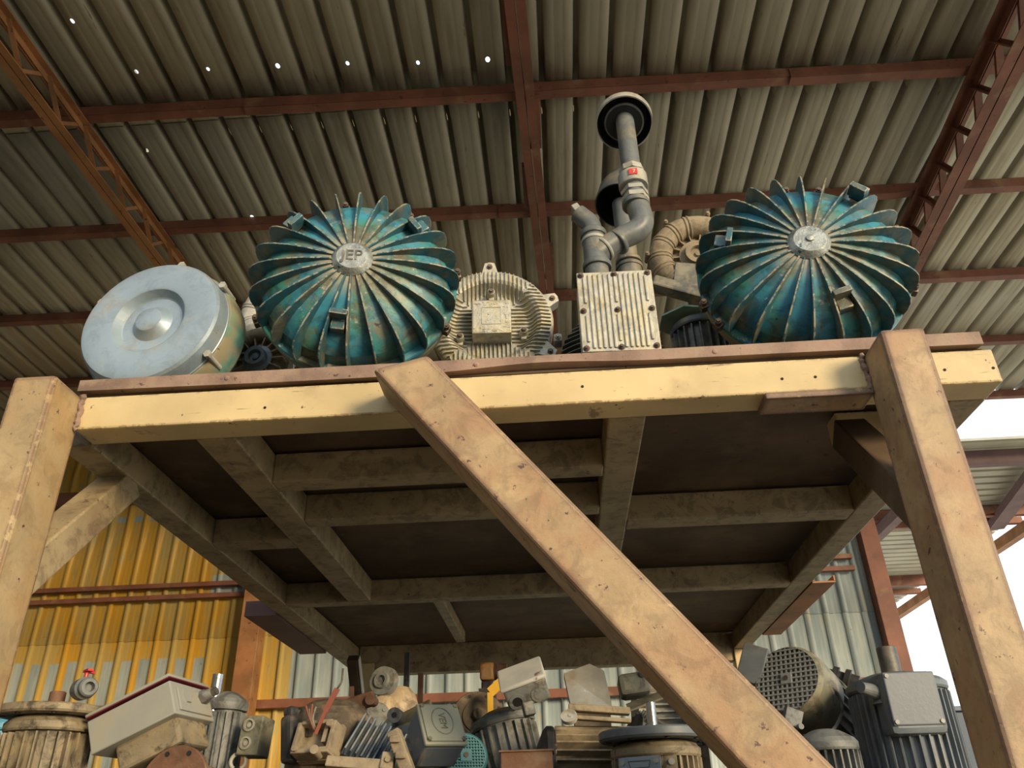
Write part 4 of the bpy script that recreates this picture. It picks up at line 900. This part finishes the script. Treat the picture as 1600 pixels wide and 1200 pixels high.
stand(q.x+.12, 2.98, 1.817, .2, .2, 'wooden block under the motor with the round wire grille')
# 15 finned motor below it
q = at(1292, 1140, Y=2.55)
motor('upright grey finned motor between the brace and the slate motor at right', Matrix.Translation((q.x+.005, 2.60, LZ)), .088, q.z-LZ-.05, M_greyd, nf=26, fh=.022)
# 16 big slate motor
q = at(1410, 1046, Y=2.62); r16 = .148
t = motor('big slate-grey upright motor with square cover plate, beside the right post', Matrix.Translation((q.x+.005, 2.72, LZ)) @ Matrix.Rotation(R(-3), 4, 'Z'), r16, q.z-LZ-.05, M_slate, nf=34, fh=.014, shaft=(.030, .085), shm=M_dark, skip=62)
Lm = q.z-LZ-.05; Mi = t.matrix_world.inverted(); fq = at(1427, 1091, Y=2.555)
mb = MB(); mb.M = Mi @ frame(fq+Vector((0, .045, 0)), (.04, -1, -.02), (.0, 0, -1)); mb.box((0, -.01, 0), (.168, .175, .09), bev=.02); b = mb.build('terminal_box', M_slate, t)
mb = MB(); mb.M = Mi @ frame(fq, (.04, -1, -.02), (.0, 0, -1)); mb.box((0, 0, 0), (.150, .146, .010), bev=.004); pl = mb.build('cover_plate', surf('smooth_slate_plate', (.13, .155, .19), .45, 0, .05, 5), b)
for i, j in ((-1, 1), (-1, -1), (1, -1)):
    mb = MB(); mb.M = Mi @ frame(fq, (.04, -1, -.02), (.0, 0, -1)); mb.cyl((i*.065, j*.063, .003), (i*.065, j*.063, .009), .006, seg=16); mb.build('screw', M_collar, pl)
mb = MB(); mb.M = Mi; mb.tube([at(1345, 1074, Y=2.56), at(1372, 1082, Y=2.60), at(1376, 1100, Y=2.60)], [.016, .024, .024], 16); mb.build('cable_nozzle', M_slate, t)
for k in range(7):
    pass
# 17 dark cabinet by the post and its things
a = at(1486, 1112, Y=3.0); b = at(1535, 1112, Y=3.0)
t = thing('machine_cabinet', 'dark blue machine cabinet half hidden behind the right post', 'cabinet', Matrix.Translation(((a.x+b.x)/2+.05, 3.15, LZ)))
mb = MB(); h = a.z-LZ; mb.box((0, 0, h/2), (.30, .30, h), bev=.004); mb.build('body', surf('dark_blue_paint', (.03, .07, .13), .45), t)
mb = MB(); mb.box((0, 0, h+.008), (.32, .32, .016), bev=.003); mb.build('top_rim', M_bluegrey, t)
mb = MB(); q = at(1488, 1092, Y=3.05); mb.lathe([(.02, 0), (.02, .06), (.012, .08), (.012, .10), (0, .1)], 20); o = mb.build('bottle', surf('pale_yellow_plastic', (.65, .6, .3), .4)); o.location = (q.x, 3.1, a.z+.016); tag(o, 'small pale yellow bottle on the dark blue cabinet by the right post', 'bottle')
# 18 cream casting, rods, orange motor and yellow strip further back
q = at(606, 1100, Y=3.35)
t = thing('pump_casting', 'cream pump casting with grey pulley beside the rear left post', 'pump', Matrix.Translation((q.x, 3.40, LZ)))
mb = MB(); z = q.z-LZ; mb.lathe([(.06, 0), (.075, z-.12), (.088, z-.05), (.085, z), (.065, z+.045), (.04, z+.07), (0, z+.075)], 24, Matrix.Rotation(R(4), 4, 'Y')); mb.box((-.01, -.07, z-.02), (.07, .06, .10), bev=.02); mb.tube(bend([(.03, -.06, z-.06), (.075, -.05, z-.02), (.05, -.04, z+.04)]), .024, 14); mb.build('body', M_cream2, t)
mb = MB(); q2 = at(597, 1063, Y=3.32)-Vector((q.x, 3.40, LZ)); mb.M = frame(q2, (-.3, -1, .1), (0, 0, -1)); mb.lathe([(0, .0), (.018, .0), (.018, .012), (.03, .012), (.034, .002), (.055, .0), (.058, -.03), (0, -.05)], 32); mb.build('pulley', M_greyd, t)
mb = MB(); q2 = at(588, 1118, Y=3.28)-Vector((q.x, 3.40, LZ)); mb.M = frame(q2, (.2, -1, .2), (0, 0, -1)); mb.lathe([(.016, .004), (.045, .004), (.052, 0), (.055, -.04), (.02, -.05)], 32); mb.cyl((.03, .02, .004), (.03, .02, .008), .008); mb.build('lower_flange', M_greyd, t)
# grey tipped box with a round boss left of the embossed box
q = at(634, 1135, Y=2.90)
t = thing('housing', 'blue-grey housing with a lever and round boss, left of the embossed box', 'housing', Matrix.Translation((q.x, 2.92, LZ)))
mb = MB(); z = q.z-LZ; mb.M = Matrix.Translation((0, 0, z*.5)); mb.box((.0, .0, -.0), (.14, .16, z*1.0), bev=.01); mb.build('body', M_bluegrey, t)
mb = MB(); mb.M = Matrix.Translation((0.02, 0, z+.02)) @ Matrix.Rotation(R(-24), 4, 'Y') @ Matrix.Rotation(R(25), 4, 'X'); mb.box((0, 0, 0), (.15, .15, .045), bev=.006); mb.build('tilted_cap', M_olive, t)
o_ = Vector((q.x, 2.92, LZ)); a = at(617, 1118, Y=2.78)-o_; b = at(592, 1148, Y=2.76)-o_
mb = MB(); mb.cyl(a+Vector((0, -.012, 0)), a+Vector((0, .05, 0)), .024, seg=24); mb.bar(a+Vector((0, .01, 0)), b, .026, .02, (0, 1, 0), .006); mb.build('lever', M_greyd, t)
mb = MB(); mb.cyl(a+Vector((0, -.014, 0)), a+Vector((0, -.011, 0)), .009, seg=16); mb.build('bore', M_cap, t)
a = at(615, 1142, Y=2.36); b = at(636, 1200, Y=2.36); b = a+(b-a)*((a.z-LZ-.01)/(a.z-b.z)); mb = MB(); mb.bar(a, b, .035, .05, (0, 1, 0), .004)
for s_ in (.1, .27, .45, .65): mb.box(a.lerp(b, s_)+Vector((0, -.02, 0)), (.028, .03, .018), bev=.003)
tag(mb.build('cast_bracket', M_dusty), 'narrow dusty cast metal bracket leaning left of the embossed box', 'bracket')
# thin steel stand rods
for (px, y_, lab) in ((636, 4.0, 'thin dark steel upright rod behind the embossed box, left one'), (658, 4.05, 'thin rusty steel upright rod behind the embossed box, right one')):
    a = at(px, 1040, Y=y_); mb = MB(); mb.span((a.x-.012, y_-.012, LZ), (a.x+.012, y_+.012, a.z+.06 if px == 636 else at(658, 1052, Y=y_).z))
    o = mb.build('steel_rod', M_black if px == 636 else M_rustm); tag(o, lab, 'rod')
a = at(760, 1047, Y=3.55)
t = thing('orange_motor', 'small orange motor behind the two-hole box, just under the rack', 'motor', Matrix.Translation((a.x, 3.6, LZ)))
z = a.z-LZ; mb = MB(); mb.box((0, 0, z), (.062, .07, .075), bev=.012); mb.build('housing', M_org, t); mb = MB(); mb.cyl((.03, 0, z), (.085, 0, z), .034, seg=28); mb.cyl((.04, 0, z), (.046, 0, z), .038, seg=28); mb.build('end_cap', M_rustm, t)
mb = MB(); mb.box((0, 0, z-.06), (.05, .05, .045), bev=.008); mb.box((0, 0, (z-.07)/2), (.07, .07, z-.07)); mb.build('base', M_black, t)
mb = MB(); a = at(766, 1082, Y=3.05); b = at(783, 1066, Y=3.05); c = at(787, 1078, Y=3.05); mb.bar(a, b, .035, .004, (0, 1, 0)); mb.bar(b+Vector((.01, 0, 0)), c+Vector((-.0, 0, -.01)), .02, .004, (0, 1, 0)); mb.bar(a, Vector((a.x, 3.05, LZ)), .02, .01, (0, 1, 0))
tag(mb.build('plastic_guard', M_yel), 'bent yellow plastic guard left of the two-hole terminal box', 'guard')
# rusty bracket and small pile bits near the rear post
a = at(563, 1105, Y=3.0); t = thing('rusty_bracket', 'rusty hinge bracket behind the brown fan cowl', 'bracket', Matrix.Translation((a.x, 3.0, LZ)))
z = a.z-LZ; mb = MB(); mb.box((0, 0, z/2), (.04, .04, z)); mb.bar((-.06, 0, z), (.05, 0, z+.03), .05, .03, (0, 1, 0), .006); mb.cyl((-.05, -.03, z+.005), (-.05, .03, z+.005), .022, seg=16); mb.cyl((.04, -.03, z+.02), (.04, .03, z+.02), .018, seg=16); mb.bar((-.03, 0, z), (-.035, 0, z+.07), .015, .012); mb.build('arm', M_rustm, t)
# blue end of a motor at the left border, fittings behind the fan motor
q = at(2, 1142, Y=2.95); motor('sky-blue motor just showing at the left border behind the beige motor', Matrix.Translation((q.x, 2.95, LZ)), .09, q.z-LZ, surf('sky_blue_paint', (.10, .36, .52), .45, 0, .1, 8), nf=20)
a = at(1318, 1062, Y=3.1); t = thing('coupling', 'black ribbed coupling between the wire-grille motor and the slate motor', 'coupling', Matrix.Translation((a.x, 3.1, LZ)))
z = a.z-LZ; mb = MB(); mb.M = frame((0, 0, z), (.8, -.3, -.4), (0, 0, -1))
mb.lathe([(0, -.07), (.02, -.07), (.022, -.04), (.035, -.04), (.037, -.02), (.025, -.018), (.025, .0), (.040, .002), (.042, .02), (.03, .022), (.03, .05), (0, .05)], 20); mb.M = Matrix.Identity(4); mb.box((0, .03, (z-.03)/2), (.08, .08, z-.03)); mb.build('body', M_black, t)
